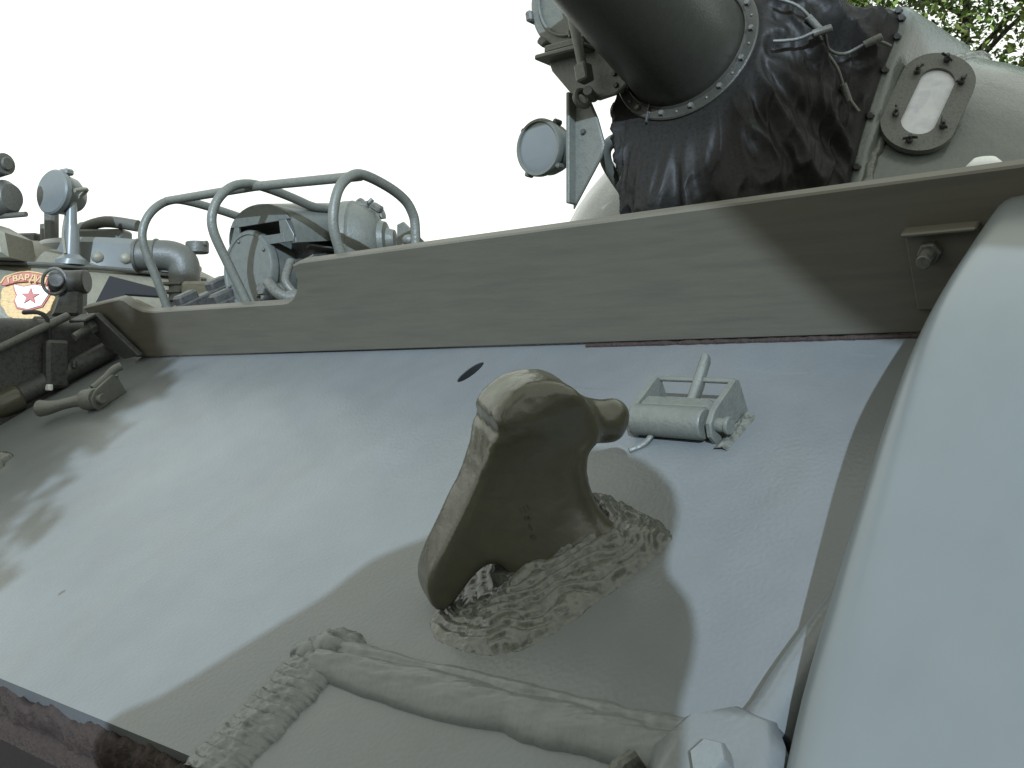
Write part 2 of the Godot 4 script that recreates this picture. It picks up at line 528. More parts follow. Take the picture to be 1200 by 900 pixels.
func hull():
	# glacis plate with the bow machine gun port cut through it
	var b := MB.new()
	var hole := []
	var hc := Vector2(0.158, 0.088)
	for k in 17:
		var a := PI * k / 16.0
		hole.append(Vector2(0.0145 * sin(a), 0.037 * cos(a)))
	var tp := Transform3D(Basis(PL.basis.x, PL.basis.z, -PL.basis.y), PL * Vector3(0, -0.05, 0))
	var left := PackedVector2Array([Vector2(-1.21, -0.12), Vector2(hc.x, -0.12)])
	for p in hole: left.append(Vector2(hc.x - p.x, hc.y - p.y))
	left.append_array([Vector2(hc.x, 0.93), Vector2(-1.21, 0.93)])
	var right := PackedVector2Array([Vector2(1.05, -0.12), Vector2(hc.x, -0.12)])
	for p in hole: right.append(Vector2(hc.x + p.x, hc.y - p.y))
	right.append_array([Vector2(hc.x, 0.93), Vector2(1.05, 0.93)])
	b.extrude(tp, left, 0.1, 0.0)
	b.extrude(tp, right, 0.1, 0.0)
	var gp := part(b, "glacis_plate", M.plate, null, 30)
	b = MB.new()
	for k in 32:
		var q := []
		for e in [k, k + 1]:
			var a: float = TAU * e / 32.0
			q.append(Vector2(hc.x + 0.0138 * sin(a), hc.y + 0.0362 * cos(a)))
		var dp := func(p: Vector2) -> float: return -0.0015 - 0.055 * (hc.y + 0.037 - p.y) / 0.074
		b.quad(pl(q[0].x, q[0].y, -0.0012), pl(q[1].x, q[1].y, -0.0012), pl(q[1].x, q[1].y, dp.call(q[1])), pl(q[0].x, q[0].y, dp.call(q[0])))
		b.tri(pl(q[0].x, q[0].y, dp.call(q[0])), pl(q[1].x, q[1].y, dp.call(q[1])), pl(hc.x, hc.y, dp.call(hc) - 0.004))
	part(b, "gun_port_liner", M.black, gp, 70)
	# hull box, lower nose
	b = MB.new()
	b.box(Transform3D(Basis.IDENTITY, Vector3(-0.08, 1.24, -3.0)), Vector3(2.24, 0.1, 5.75), 0.02)
	b.box(Transform3D(Basis.IDENTITY, Vector3(-0.08, 0.82, -2.6)), Vector3(2.2, 0.76, 5.4), 0.02)
	part(b, "hull", M.paint)
	b = MB.new()
	var n0 := pl(0, 0.93, -0.05)
	var n1 := Vector3(0, 0.36, 0.42)
	var mid := (n0 + n1) * 0.5
	var dd := (n1 - n0).normalized()
	var bs := Basis(Vector3.RIGHT, dd, Vector3.RIGHT.cross(dd))
	b.box(Transform3D(bs, mid + Vector3(-0.08, 0, 0)), Vector3(2.24, n0.distance_to(n1), 0.09), 0.01)
	part(b, "nose_plate", M.rust)
	# ragged weld along the nose edge
	var nz := noise(9.0, 4, 21)
	var nz2 := noise(40.0, 3, 22)
	var ed := loft(700, 26, func(u: float, v: float) -> Vector3:
		var x := lerpf(-1.21, 1.05, u)
		var a := TAU * v
		var r := 0.024 + 0.014 * nz.get_noise_2d(x, a * 0.04) + 0.006 * nz2.get_noise_3d(x, cos(a) * 0.05, sin(a) * 0.05)
		return PL * Vector3(x, -0.056 + 0.012 * nz.get_noise_2d(x, 7.0) + sin(a) * r * 1.5, 0.928 + cos(a) * r), true)
	put(ed, "nose_weld", M.rust, tank)

func board():
	var poly := PackedVector2Array([Vector2(1.13, 0.004), Vector2(1.13, 0.226), Vector2(-0.285, 0.212)])
	for k in 9:
		var a := PI * 0.5 * k / 8.0
		poly.append(Vector2(-0.395 + 0.085 * cos(a), 0.207 - 0.083 * sin(a)))
	poly.append_array([Vector2(-0.90, 0.13), Vector2(-0.94, 0.134), Vector2(-0.975, 0.148), Vector2(-1.0, 0.168), Vector2(-1.02, 0.172), Vector2(-1.215, 0.158), Vector2(-1.15, 0.05), Vector2(-1.08, 0.004)])
	var b := MB.new()
	b.extrude(Transform3D(BT.basis, BT * Vector3(0, 0, -0.0125)), poly, 0.025, 0.003)
	var bd := part(b, "splash_board", M.board, null, 30)
	b = MB.new()                                                      # rusty foot weld
	var nz := noise(14.0, 3, 4)
	var path := []
	var rr := []
	for k in 120:
		var x := 0.36 + 0.69 * k / 119.0
		path.append(pl(x, 0.003, 0.001)); rr.append(0.0045 + 0.002 * nz.get_noise_1d(x * 3.0))
	b.tube(path, rr, 8)
	part(b, "foot_weld", M.rust, bd)
	# right bracket: angle plate, bolt
	b = MB.new()
	b.box(Transform3D(BT.basis, bl(0.965, 0.10, -0.004)), Vector3(0.092, 0.115, 0.008), 0.002)
	b.box(Transform3D(BT.basis, bl(0.965, 0.158, -0.012)), Vector3(0.092, 0.006, 0.024), 0.002)
	var br := part(b, "bracket", M.board, bd)
	b = MB.new()
	b.hexa(bl(0.949, 0.128, -0.008), PL.basis.z, 0.0155, 0.012)
	b.cyl(bl(0.949, 0.128, -0.02), bl(0.949, 0.128, -0.046), 0.0095)
	part(b, "bolt", M.bolt, bd)
	# left end plate with its bolt and clamp
	b = MB.new()
	b.extrude(Transform3D(BT.basis, BT * Vector3(0, 0, 0.016)), PackedVector2Array([Vector2(-1.205, 0.142), Vector2(-1.12, 0.145), Vector2(-1.02, 0.02), Vector2(-1.10, 0.012), Vector2(-1.16, 0.05)]), 0.014, 0.002)
	b.box(Transform3D(BT.basis, bl(-1.165, 0.143, -0.035)), Vector3(0.085, 0.008, 0.04), 0.002)
	part(b, "end_plate", M.dark, bd)
	b = MB.new()
	b.cyl(bl(-1.16, 0.115, -0.02), bl(-1.16, 0.112, -0.085), 0.011)
	b.hexa(bl(-1.16, 0.115, -0.022), PL.basis.z, 0.02, 0.018)
	part(b, "bolt", M.bolt, bd)

func hook():
	var ph := deg_to_rad(33.0)
	var c := PL * Vector3(0.622, 0, 0.535)
	var aa := -sin(ph) * PL.basis.x + cos(ph) * PL.basis.z
	var nn := cos(ph) * PL.basis.x + sin(ph) * PL.basis.z            # towards the viewer's side
	var T := Transform3D(Basis(aa, PL.basis.y, nn), c)               # x along the hook, y out, z sideways
	var prof := smooth_poly([Vector2(0.148, 0.050), Vector2(0.153, 0.024), Vector2(0.147, 0.012), Vector2(0.138, 0.010), Vector2(0.118, 0.020), Vector2(0.097, 0.034), Vector2(0.078, 0.042), Vector2(0.064, 0.034), Vector2(0.058, 0.01), Vector2(0.055, -0.03), Vector2(-0.068, -0.03), Vector2(-0.066, 0.03), Vector2(-0.066, 0.082), Vector2(-0.078, 0.112), Vector2(-0.096, 0.124), Vector2(-0.10, 0.16), Vector2(-0.09, 0.19), Vector2(-0.068, 0.212), Vector2(-0.036, 0.222), Vector2(-0.012, 0.218), Vector2(0.008, 0.206), Vector2(0.018, 0.186), Vector2(0.050, 0.146), Vector2(0.106, 0.094), Vector2(0.131, 0.072)], 3)
	var cs := 0.004
	var lo := Vector2(-0.2, -0.05)
	var W := 110
	var H := 80
	var sd := PackedFloat32Array()
	for j in H:
		for i in W: sd.append(poly_sd(lo + Vector2(i, j) * cs, prof))
	var nz := noise(22.0, 3, 31)
	var nf := noise(70.0, 2, 32)
	var f := func(p: Vector3) -> float:
		var fx := clampf((p.x - lo.x) / cs, 0.0, W - 1.001)
		var fy := clampf((p.y - lo.y) / cs, 0.0, H - 1.001)
		var q: int = int(fx) + int(fy) * W
		var d2 := lerpf(lerpf(sd[q], sd[q + 1], fx - int(fx)), lerpf(sd[q + W], sd[q + W + 1], fx - int(fx)), fy - int(fy))
		# half thickness: thin tongue and crown, flared foot
		var foot := smoothstep(0.13, 0.0, p.y) * smoothstep(0.11, 0.02, p.x)
		var ht := 0.033 + 0.020 * foot - 0.004 * smoothstep(0.06, 0.16, p.x) + 0.007 * smoothstep(0.14, 0.185, p.y) - 0.007 * smoothstep(0.19, 0.225, p.y)
		ht += 0.006 * smoothstep(-0.022, -0.008, d2) * smoothstep(0.0, -0.03, p.x) * smoothstep(0.16, 0.12, p.y)
		ht += 0.004 * smoothstep(0.165, 0.19, p.y) * smoothstep(-0.06, 0.0, p.x)
		var dz := absf(p.z) - ht
		var k := 0.0095
		var d := Vector2(maxf(d2 + k, 0), maxf(dz + k, 0)).length() + minf(maxf(d2 + k, dz + k), 0) - k
		d = smin(d, cap(p, Vector3(-0.085, 0.142, 0.0), Vector3(-0.122, 0.123, 0.0), 0.029, 0.024), 0.016)   # horn
		d = smin(d, cap(p, Vector3(-0.122, 0.123, 0.0), Vector3(-0.134, 0.128, 0.0), 0.022, 0.016), 0.01)
		d = smin(d, cap(p, Vector3(-0.03, 0.01, 0.0), Vector3(-0.05, -0.02, 0.05), 0.035, 0.04), 0.04)
		# collar step below the crown
		d += 0.0028 * smoothstep(0.012, 0.0, absf(p.y - 0.187 - 0.25 * p.x)) * smoothstep(-0.03, 0.02, p.x)
		return d + 0.0009 * nz.get_noise_3dv(p * 0.6) + (0.0003 + 0.0006 * smoothstep(0.13, 0.18, p.y)) * nf.get_noise_3dv(p)
	var hk := put(nets(f, Vector3(-0.17, -0.035, -0.075), Vector3(0.18, 0.24, 0.1), 0.0045, T), "tow_hook", M.hook, tank, "cast steel towing hook welded in the middle right of the sloping plate")
	# cast number standing proud of the side
	var k := 0
	for txt in ["Ш", "9", "1", "6"]:
		var tm := TextMesh.new()
		var sf := SystemFont.new()
		sf.font_names = PackedStringArray(["Droid Sans"])
		tm.font = sf
		tm.text = txt; tm.font_size = 16; tm.pixel_size = 0.0008; tm.depth = 0.005
		var mi := put(tm, "cast_mark", M.hook, hk)
		var at := T * Vector3(0.016 + 0.001 * k, 0.088 - 0.0105 * k, 0.0362 + 0.0024 * k)
		mi.position = mi.position + at
		mi.basis = Basis(-aa, PL.basis.y, nn)
		k += 1
	# weld bed: a heap of layered beads between the foot and the outer toe
	var inner := PackedVector2Array([Vector2(0.60, 0.612), Vector2(0.628, 0.612), Vector2(0.70, 0.518), Vector2(0.69, 0.49), Vector2(0.65, 0.455), Vector2(0.60, 0.455), Vector2(0.56, 0.54)])
	var outer := smooth_poly([Vector2(0.535, 0.655), Vector2(0.56, 0.697), Vector2(0.62, 0.712), Vector2(0.69, 0.695), Vector2(0.735, 0.61), Vector2(0.768, 0.51), Vector2(0.758, 0.47), Vector2(0.70, 0.44), Vector2(0.62, 0.425), Vector2(0.55, 0.47), Vector2(0.525, 0.57)], 4)
	var n1 := noise(30.0, 3, 41)
	var n2 := noise(90.0, 3, 42)
	var n3 := noise(16.0, 2, 43)
	var lx := 0.505
	var ls := 0.405
	put(loft(150, 130, func(u: float, v: float) -> Vector3:
		var p := Vector2(lx + 0.285 * v, ls + 0.325 * u)
		var w := p + Vector2(n1.get_noise_2d(p.x, p.y), n1.get_noise_2d(p.x + 9.0, p.y)) * 0.0035
		var din := poly_sd(w, inner)
		var dout := -poly_sd(w, outer)
		var h := -0.012
		if dout > 0.0:
			var t := dout / (dout + maxf(din, 0.0) + 1e-5)
			var ang := (p - Vector2(0.64, 0.55)).angle()
			h = 0.030 * pow(t, 0.6) * (1.0 - 0.75 * smoothstep(0.645, 0.585, p.x))
			var bead := fposmod(maxf(din, 0.0) + 0.013 * n3.get_noise_2d(p.x * 0.9, p.y * 0.9), 0.013) / 0.013
			h += (pow(sin(bead * PI), 0.7) - 0.6) * 0.0065 * smoothstep(0.0, 0.25, t)
			h += 0.0014 * n1.get_noise_2d(p.x * 1.2, p.y * 1.2) + 0.0002 * n2.get_noise_2d(p.x, p.y)
			h += 0.0006 * sin(ang * 14.0 + 7.0 * n3.get_noise_2d(p.x, p.y) + din * 90.0) * smoothstep(0.0, 0.2, t)
			h *= smoothstep(0.0, 0.013, dout) * (1.0 - 0.5 * smoothstep(0.645, 0.585, p.x) * smoothstep(0.66, 0.62, p.y))
			h = maxf(h, 0.0) - 0.0006 * smoothstep(0.004, 0.0, dout)
			if din < 0.0: h = 0.026
		return PL * Vector3(p.x, h, p.y), false), "weld_bed", M.weld, hk)

func weld_seam():
	var n1 := noise(12.0, 3, 51)
	var n2 := noise(60.0, 3, 52)
	# long filled seam running across the plate
	var seam := put(loft(50, 300, func(u: float, v: float) -> Vector3:
		var x := lerpf(0.43, 0.99, v)
		var mid := 0.768 + 0.006 * n1.get_noise_1d(x * 0.8) - 0.006 * v
		var hw := 0.034 + 0.004 * n1.get_noise_1d(x * 0.7 + 5.0)
		var y := lerpf(-1.0, 1.0, u)
		var h := 0.022 * pow(maxf(0.0, 1.0 - y * y), 0.7) * smoothstep(0.43, 0.455, x)
		h -= 0.006 * exp(-pow((y + 0.35 + 0.5 * n1.get_noise_1d(x * 0.8)) / 0.16, 2.0))
		h += (0.0045 * n1.get_noise_2d(x * 0.9 + y * 0.05, y * 0.09) + 0.0006 * n2.get_noise_2d(x * 0.4, y * 0.04)) * (1.0 - absf(y))
		return PL * Vector3(x, h - 0.002, mid + y * hw), false), "weld_seam", M.bead, tank)
	# rippled strip going down the slope at its left end
	put(loft(200, 44, func(u: float, v: float) -> Vector3:
		var s := lerpf(0.715, 0.945, u)
		var y := lerpf(-1.0, 1.0, v)
		var x := 0.446 + 0.006 * n1.get_noise_1d(s * 3.0) + 0.012 * smoothstep(0.78, 0.72, s)
		var hw := (0.043 + 0.005 * n1.get_noise_1d(s * 5.0 + 3.0)) * pow(smoothstep(0.714, 0.75, s), 0.5)
		var h := 0.015 * pow(maxf(0.0, 1.0 - y * y), 0.55)
		var k := fposmod(s + 0.010 * y * y + 0.004 * n1.get_noise_1d(s * 5.0), 0.0135) / 0.0135
		h += (0.005 * (1.0 - k) - 0.0025) * (1.0 - y * y)
		h += 0.008 * smoothstep(0.775, 0.735, s) * (1.0 - y * y)
		h *= smoothstep(0.714, 0.740, s)
		h += (0.003 * n2.get_noise_2d(s, y * 0.03) + 0.004 * n1.get_noise_2d(s * 3.0, y * 0.1)) * (1.0 - y * y)
		return PL * Vector3(x + y * hw, h - 0.001, s), false), "weld_strip", M.bead, seam)
	for q in [[0.452, 0.752, 0.030, 0.022], [0.427, 0.765, 0.024, 0.016], [0.47, 0.738, 0.018, 0.014]]:
		var cc := Vector2(q[0], q[1])
		put(loft(16, 36, func(u: float, v: float) -> Vector3:
			var a := TAU * v
			var r := 1.0 - u
			var w: float = q[2] * (1.0 + 0.5 * n1.get_noise_2d(cos(a) * 0.1 + cc.x, sin(a) * 0.1))
			return PL * Vector3(cc.x + cos(a) * r * w, q[3] * sqrt(maxf(0.0, 1.0 - r * r)) + 0.002, cc.y + sin(a) * r * w * 0.75), true), "weld_blob", M.bead, seam)

func latches():
	for side in 2:
		# spring latch: two cheeks, roller, handle, pin
		var T: Transform3D
		if side == 0: T = Transform3D(PL.basis.rotated(PL.basis.y, deg_to_rad(-4)), pl(0.672, 0.262))
		else: T = Transform3D(PL.basis.rotated(PL.basis.y, deg_to_rad(8)), pl(-0.945, 0.245))
		var sg := 1.0
		var b := MB.new()
		var bx := func(p: Vector3, s: Vector3, bev := 0.003): b.box(Transform3D(T.basis, T * p), s, bev)
		if side == 0:
			b.lathe(MB.frame(T * Vector3(-0.062, 0.024, 0.012), T.basis.x), [Vector2(0, 0), Vector2(0.019, 0), Vector2(0.022, 0.004), Vector2(0.022, 0.108), Vector2(0.019, 0.112), Vector2(0, 0.112)], 28)
			bx.call(Vector3(-0.006, 0.030, -0.010), Vector3(0.112, 0.026, 0.034), 0.008)
		else:
			b.lathe(MB.frame(T * Vector3(0.03, 0.026, 0.01), Vector3(T.basis.x)), [Vector2(0, 0), Vector2(0.022, 0), Vector2(0.025, 0.004), Vector2(0.025, 0.04), Vector2(0.022, 0.044), Vector2(0, 0.044)], 28)
			b.tube(smooth_path([T * Vector3(0.045, 0.03, 0.016), T * Vector3(0.0, 0.032, 0.03), T * Vector3(-0.045, 0.034, 0.05), T * Vector3(-0.075, 0.04, 0.062)]), [0.018, 0.017, 0.016, 0.015, 0.014, 0.013, 0.013, 0.013, 0.013, 0.013, 0.014, 0.015, 0.016, 0.017, 0.018, 0.019, 0.020, 0.020, 0.018], 14)
		var l := part(b, "latch", M.paint, null, 40, "small hinged latch on the plate beside the towing hook" if side == 0 else "small hinged latch with a thick handle at the left edge of the plate")
		b = MB.new()
		for sx in ([-1.0, 1.0] if side == 0 else [0.4, 1.0]):
			b = MB.new()
			var ck := PackedVector2Array([Vector2(-0.062, 0.0), Vector2(-0.060, 0.046), Vector2(-0.05, 0.054), Vector2(0.012, 0.045), Vector2(0.03, 0.034), Vector2(0.034, 0.016), Vector2(0.026, 0.0)])
			b.extrude(Transform3D(Basis(T.basis.z, T.basis.y, -T.basis.x), T * Vector3(sx * 0.062 if side == 0 else sx * 0.055 + 0.02, 0, -0.004)), ck, 0.009, 0.002)
			part(b, "cheek", M.paint, l)
		b = MB.new()
		bx = func(p: Vector3, s: Vector3, bev := 0.003): b.box(Transform3D(T.basis, T * p), s, bev)
		bx.call(Vector3(-0.002 if side == 0 else 0.06, 0.046, -0.062), Vector3(0.125 if side == 0 else 0.05, 0.008, 0.008), 0.003)
		part(b, "cross_bar", M.paint, l)
		b = MB.new()
		if side == 0:
			b.extrude(Transform3D(Basis(T.basis.z, T.basis.y, -T.basis.x), T * Vector3(0.006, 0, 0)), PackedVector2Array([Vector2(-0.005, 0.036), Vector2(-0.03, 0.04), Vector2(-0.06, 0.058), Vector2(-0.088, 0.073), Vector2(-0.094, 0.066), Vector2(-0.09, 0.056), Vector2(-0.065, 0.040), Vector2(-0.035, 0.02), Vector2(-0.005, 0.016)]), 0.013, 0.004)
		else:
			b.tube(smooth_path([T * Vector3(0.05, 0.042, -0.01), T * Vector3(0.06, 0.050, -0.045), T * Vector3(0.068, 0.058, -0.07), T * Vector3(0.074, 0.058, -0.088)]), [0.012, 0.011, 0.01], 12)
		part(b, "handle", M.paint, l, 50)
		b = MB.new()
		var e := Vector3(0.066, 0.024, 0.012) if side == 0 else Vector3(0.078, 0.024, 0.01)
		b.cyl(T * e, T * (e + Vector3(0.014, 0, 0)), 0.0095)
		b.cyl(T * (e + Vector3(0.014, 0, 0)), T * (e + Vector3(0.02, 0, 0)), 0.012)
		part(b, "pin", M.paint, l)
		if side == 0:
			b = MB.new()
			b.tube(smooth_path([T * Vector3(-0.03, 0.012, 0.02), T * Vector3(-0.036, 0.004, 0.04), T * Vector3(-0.05, 0.003, 0.058)]), [0.004], 8)
			part(b, "spring_tail", M.paint, l)
			var nz := noise(60.0, 3, 61)
			put(loft(30, 24, func(u: float, v: float) -> Vector3:
				var y := lerpf(-1, 1, v)
				var z := lerpf(-0.05, 0.035, u)
				return T * Vector3(0.076 + y * 0.012, (1.0 - y * y) * 0.009 * (0.7 + 0.6 * nz.get_noise_2d(z, y * 0.02)) - 0.001, z)), "latch_weld", M.weld, l)

func dome(c: Vector3, R: float, H: float, p: float, rough: float, sd: int, nr := 70, nc := 180) -> ArrayMesh:
	var n1 := noise(3.0, 3, sd)
	var n2 := noise(16.0, 3, sd + 1)
	return loft(nr, nc, func(u: float, v: float) -> Vector3:
		var h := 1.0 - pow(1.0 - u, 1.6)
		var r := R * pow(maxf(0.0, 1.0 - pow(h, p)), 1.0 / p)
		var a := TAU * v
		var q := c + Vector3(r * sin(a), H * h, r * cos(a))
		var d := rough * (n1.get_noise_3dv(q) + 0.35 * n2.get_noise_3dv(q))
		return q + Vector3(sin(a), 0.5, cos(a)).normalized() * d * (1.0 - u * 0.9), true)
const TC := Vector3(0.15, 1.33, -1.85)
func frame_loop(v: float, grow := 0.0, back := 0.0) -> Vector3:      # outline of the mantlet frame, anticlockwise from the right
	var P := [Vector2(0.475, 1.52), Vector2(0.482, 1.62), Vector2(0.497, 1.8), Vector2(0.525, 1.98), Vector2(0.55, 2.1), Vector2(0.545, 2.15), Vector2(0.50, 2.155), Vector2(0.2, 2.13), Vector2(0.03, 2.12), Vector2(0.0, 2.12), Vector2(-0.02, 2.03), Vector2(-0.02, 1.85), Vector2(-0.015, 1.66), Vector2(-0.01, 1.56), Vector2(0.02, 1.5), Vector2(0.1, 1.47), Vector2(0.3, 1.47), Vector2(0.40, 1.48)]
	var n := P.size()
	var t := fposmod(v, 1.0) * n
	var i := int(t)
	var q: Vector2 = (P[i] as Vector2).cubic_interpolate(P[(i + 1) % n], P[(i + n - 1) % n], P[(i + 2) % n], t - i)
	q += (q - Vector2(0.14, 1.82)).normalized() * grow
	return Vector3(q.x, q.y, -0.83 - 0.20 * (q.y - 1.5) / 0.6 - back - 0.25 * pow(absf(q.x - 0.14), 2.0))

func turret():
	var tu := put(dome(TC, 1.05, 0.93, 2.1, 0.007, 71), "turret", M.cast, tank)
	# mantlet frame: collar that stands out of the casting, with a rough weld round it
	var nz := noise(20.0, 3, 75)
	put(loft(24, 160, func(u: float, v: float) -> Vector3:
		if u < 0.2: return frame_loop(v, lerpf(-0.02, 0.012, u / 0.2), 0.0)
		var t := (u - 0.2) / 0.8
		var p := frame_loop(v, 0.014 + 0.03 * t, 0.012 + t * 0.45)
		return p + Vector3(1, 1, 0) * 0.004 * t * nz.get_noise_3dv(p), true), "mantlet_frame", M.cast, tu)
	var bm := MB.new()
	bm.hexa(Vector3.ZERO, Vector3(0, 0, 1), 0.009, 0.012)
	var bmesh := bm.mesh()
	for k in 26:
		var p := frame_loop((k + 0.5) / 26.0, -0.004)
		put(bmesh, "bolt", M.dark, tu).position += p + Vector3(0, 0, 0.001)
	# weld bead where the collar meets the casting
	var nb := noise(35.0, 3, 77)
	var path := []
	var rr := []
	for k in 90:
		var v := lerpf(-0.06, 0.34, k / 89.0)
		var p := frame_loop(v, 0.016, 0.0)
		# slide back until it meets the dome
		var z := p.z
		for it in 60:
			var h := (p.y - TC.y) / 0.93
			var r := 1.05 * pow(maxf(0.0, 1.0 - pow(maxf(h, 0.0), 2.1)), 1.0 / 2.1)
			if Vector2(p.x - TC.x, z - TC.z).length() <= r + 0.004: break
			z -= 0.01
			var e := frame_loop(v, 0.014 + 0.03 * it * 0.01 / 0.45, 0.0)
			p.x = e.x; p.y = e.y
		p.z = z
		path.append(p + Vector3(0.008, 0, 0.0) * nb.get_noise_1d(k * 0.02))
		rr.append(0.013 + 0.005 * nb.get_noise_1d(k * 0.011 + 4.0))
	var wb := MB.new()
	wb.tube(path, rr, 10)
	put(wb.mesh(60), "collar_weld", M.weld, tu)
	# rubber edged sight cover: rounded plate with a pale pane and six wing nuts
	var N := Vector3(0.40, 0.42, 0.81).normalized()
	var L := Vector3(0.26, 0.90, -0.35)
	L = (L - N * L.dot(N)).normalized()
	var S := L.cross(N).normalized()
	var T := Transform3D(Basis(S, L, N), Vector3(0.590, 1.895, -1.115))
	var ob := func(hw: float, hl: float, n := 40) -> PackedVector2Array:
		var o := PackedVector2Array()
		for k in n:
			var a := TAU * k / n
			var s := signf(sin(a)) if absf(sin(a)) > 1e-6 else 1.0
			o.append(Vector2(cos(a) * hw, sin(a) * hw + s * (hl - hw)))
		return o
	var ring := func(b: MB, a: PackedVector2Array, c: PackedVector2Array, z0: float, z1: float):
		for k in a.size():
			var j := (k + 1) % a.size()
			for z in [z0, z1]:
				b.quad_o(T * Vector3(a[k].x, a[k].y, z), T * Vector3(a[j].x, a[j].y, z), T * Vector3(c[j].x, c[j].y, z), T * Vector3(c[k].x, c[k].y, z), T * Vector3(a[k].x, a[k].y, (z0 + z1) / 2))
			b.quad_o(T * Vector3(a[k].x, a[k].y, z0), T * Vector3(a[j].x, a[j].y, z0), T * Vector3(a[j].x, a[j].y, z1), T * Vector3(a[k].x, a[k].y, z1), T * Vector3(a[k].x * 0.8, a[k].y * 0.8, (z0 + z1) / 2))
			b.quad_o(T * Vector3(c[k].x, c[k].y, z0), T * Vector3(c[j].x, c[j].y, z0), T * Vector3(c[j].x, c[j].y, z1), T * Vector3(c[k].x, c[k].y, z1), T * Vector3(c[k].x * 1.2, c[k].y * 1.2, (z0 + z1) / 2))
	var b := MB.new()
	ring.call(b, ob.call(0.086, 0.152), ob.call(0.040, 0.104), 0.035, 0.05)
	var sp := put(b.mesh(40), "sight_cover", M.bolt, tu, "rounded cover plate with pale pane and wing nuts")
	b = MB.new()
	b.extrude(Transform3D(T.basis, T * Vector3(0, 0, 0.0)), ob.call(0.08, 0.145), 0.066, 0.003)
	put(b.mesh(40), "gasket", M.dark, sp)
	b = MB.new()
	b.extrude(Transform3D(T.basis, T * Vector3(0, 0, 0.038)), ob.call(0.041, 0.105), 0.006, 0.001)
	put(b.mesh(40), "pane", M.lens, sp)
	var wn := MB.new()
	wn.cyl(Vector3.ZERO, Vector3(0, 0, 0.024), 0.0045, 0.0045, 10)
	wn.hexa(Vector3(0, 0, 0.002), Vector3(0, 0, 1), 0.008, 0.01, 10)
	for s in [-1.0, 1.0]:
		wn.box(Transform3D(Basis(Vector3(0, 0, 1), s * 0.5), Vector3(s * 0.011, 0, 0.014)).rotated_local(Vector3(0, 1, 0), -s * 0.5), Vector3(0.014, 0.004, 0.009), 0.0015)
	var wnm := wn.mesh()
	for a in [90.0, 35.0, -30.0, -90.0, -150.0, 145.0]:
		var r := deg_to_rad(a)
		var q := Vector2(cos(r) * 0.064, sin(r) * 0.129)
		var mi := put(wnm, "wing_nut", M.dark, sp)
		mi.position += T * Vector3(q.x, q.y, 0.05)
		mi.basis = T.basis.rotated(N, r * 1.7)
	# white marker lamp beyond the board
	b = MB.new()
	b.lathe(MB.frame(Vector3(0.90, 1.46, -0.40), Vector3.UP), [Vector2(0, 0), Vector2(0.03, 0.0), Vector2(0.034, 0.12), Vector2(0.03, 0.145), Vector2(0.018, 0.157), Vector2(0, 0.16)], 20)
	part(b, "marker_lamp", M.white)
	b = MB.new()
	b.cyl(Vector3(0.90, 1.27, -0.40), Vector3(0.90, 1.46, -0.40), 0.014)
	part(b, "marker_lamp_stem", M.paint)
	# left hand turret lifting loop
	b = MB.new()
	b.tube(smooth_path([Vector3(-0.105, 1.74, -0.86), Vector3(-0.105, 1.81, -0.76), Vector3(-0.08, 1.85, -0.73), Vector3(-0.03, 1.855, -0.74), Vector3(0.02, 1.80, -0.86)]), [0.016], 12)
	put(b.mesh(50), "lifting_loop", M.paint, tu)

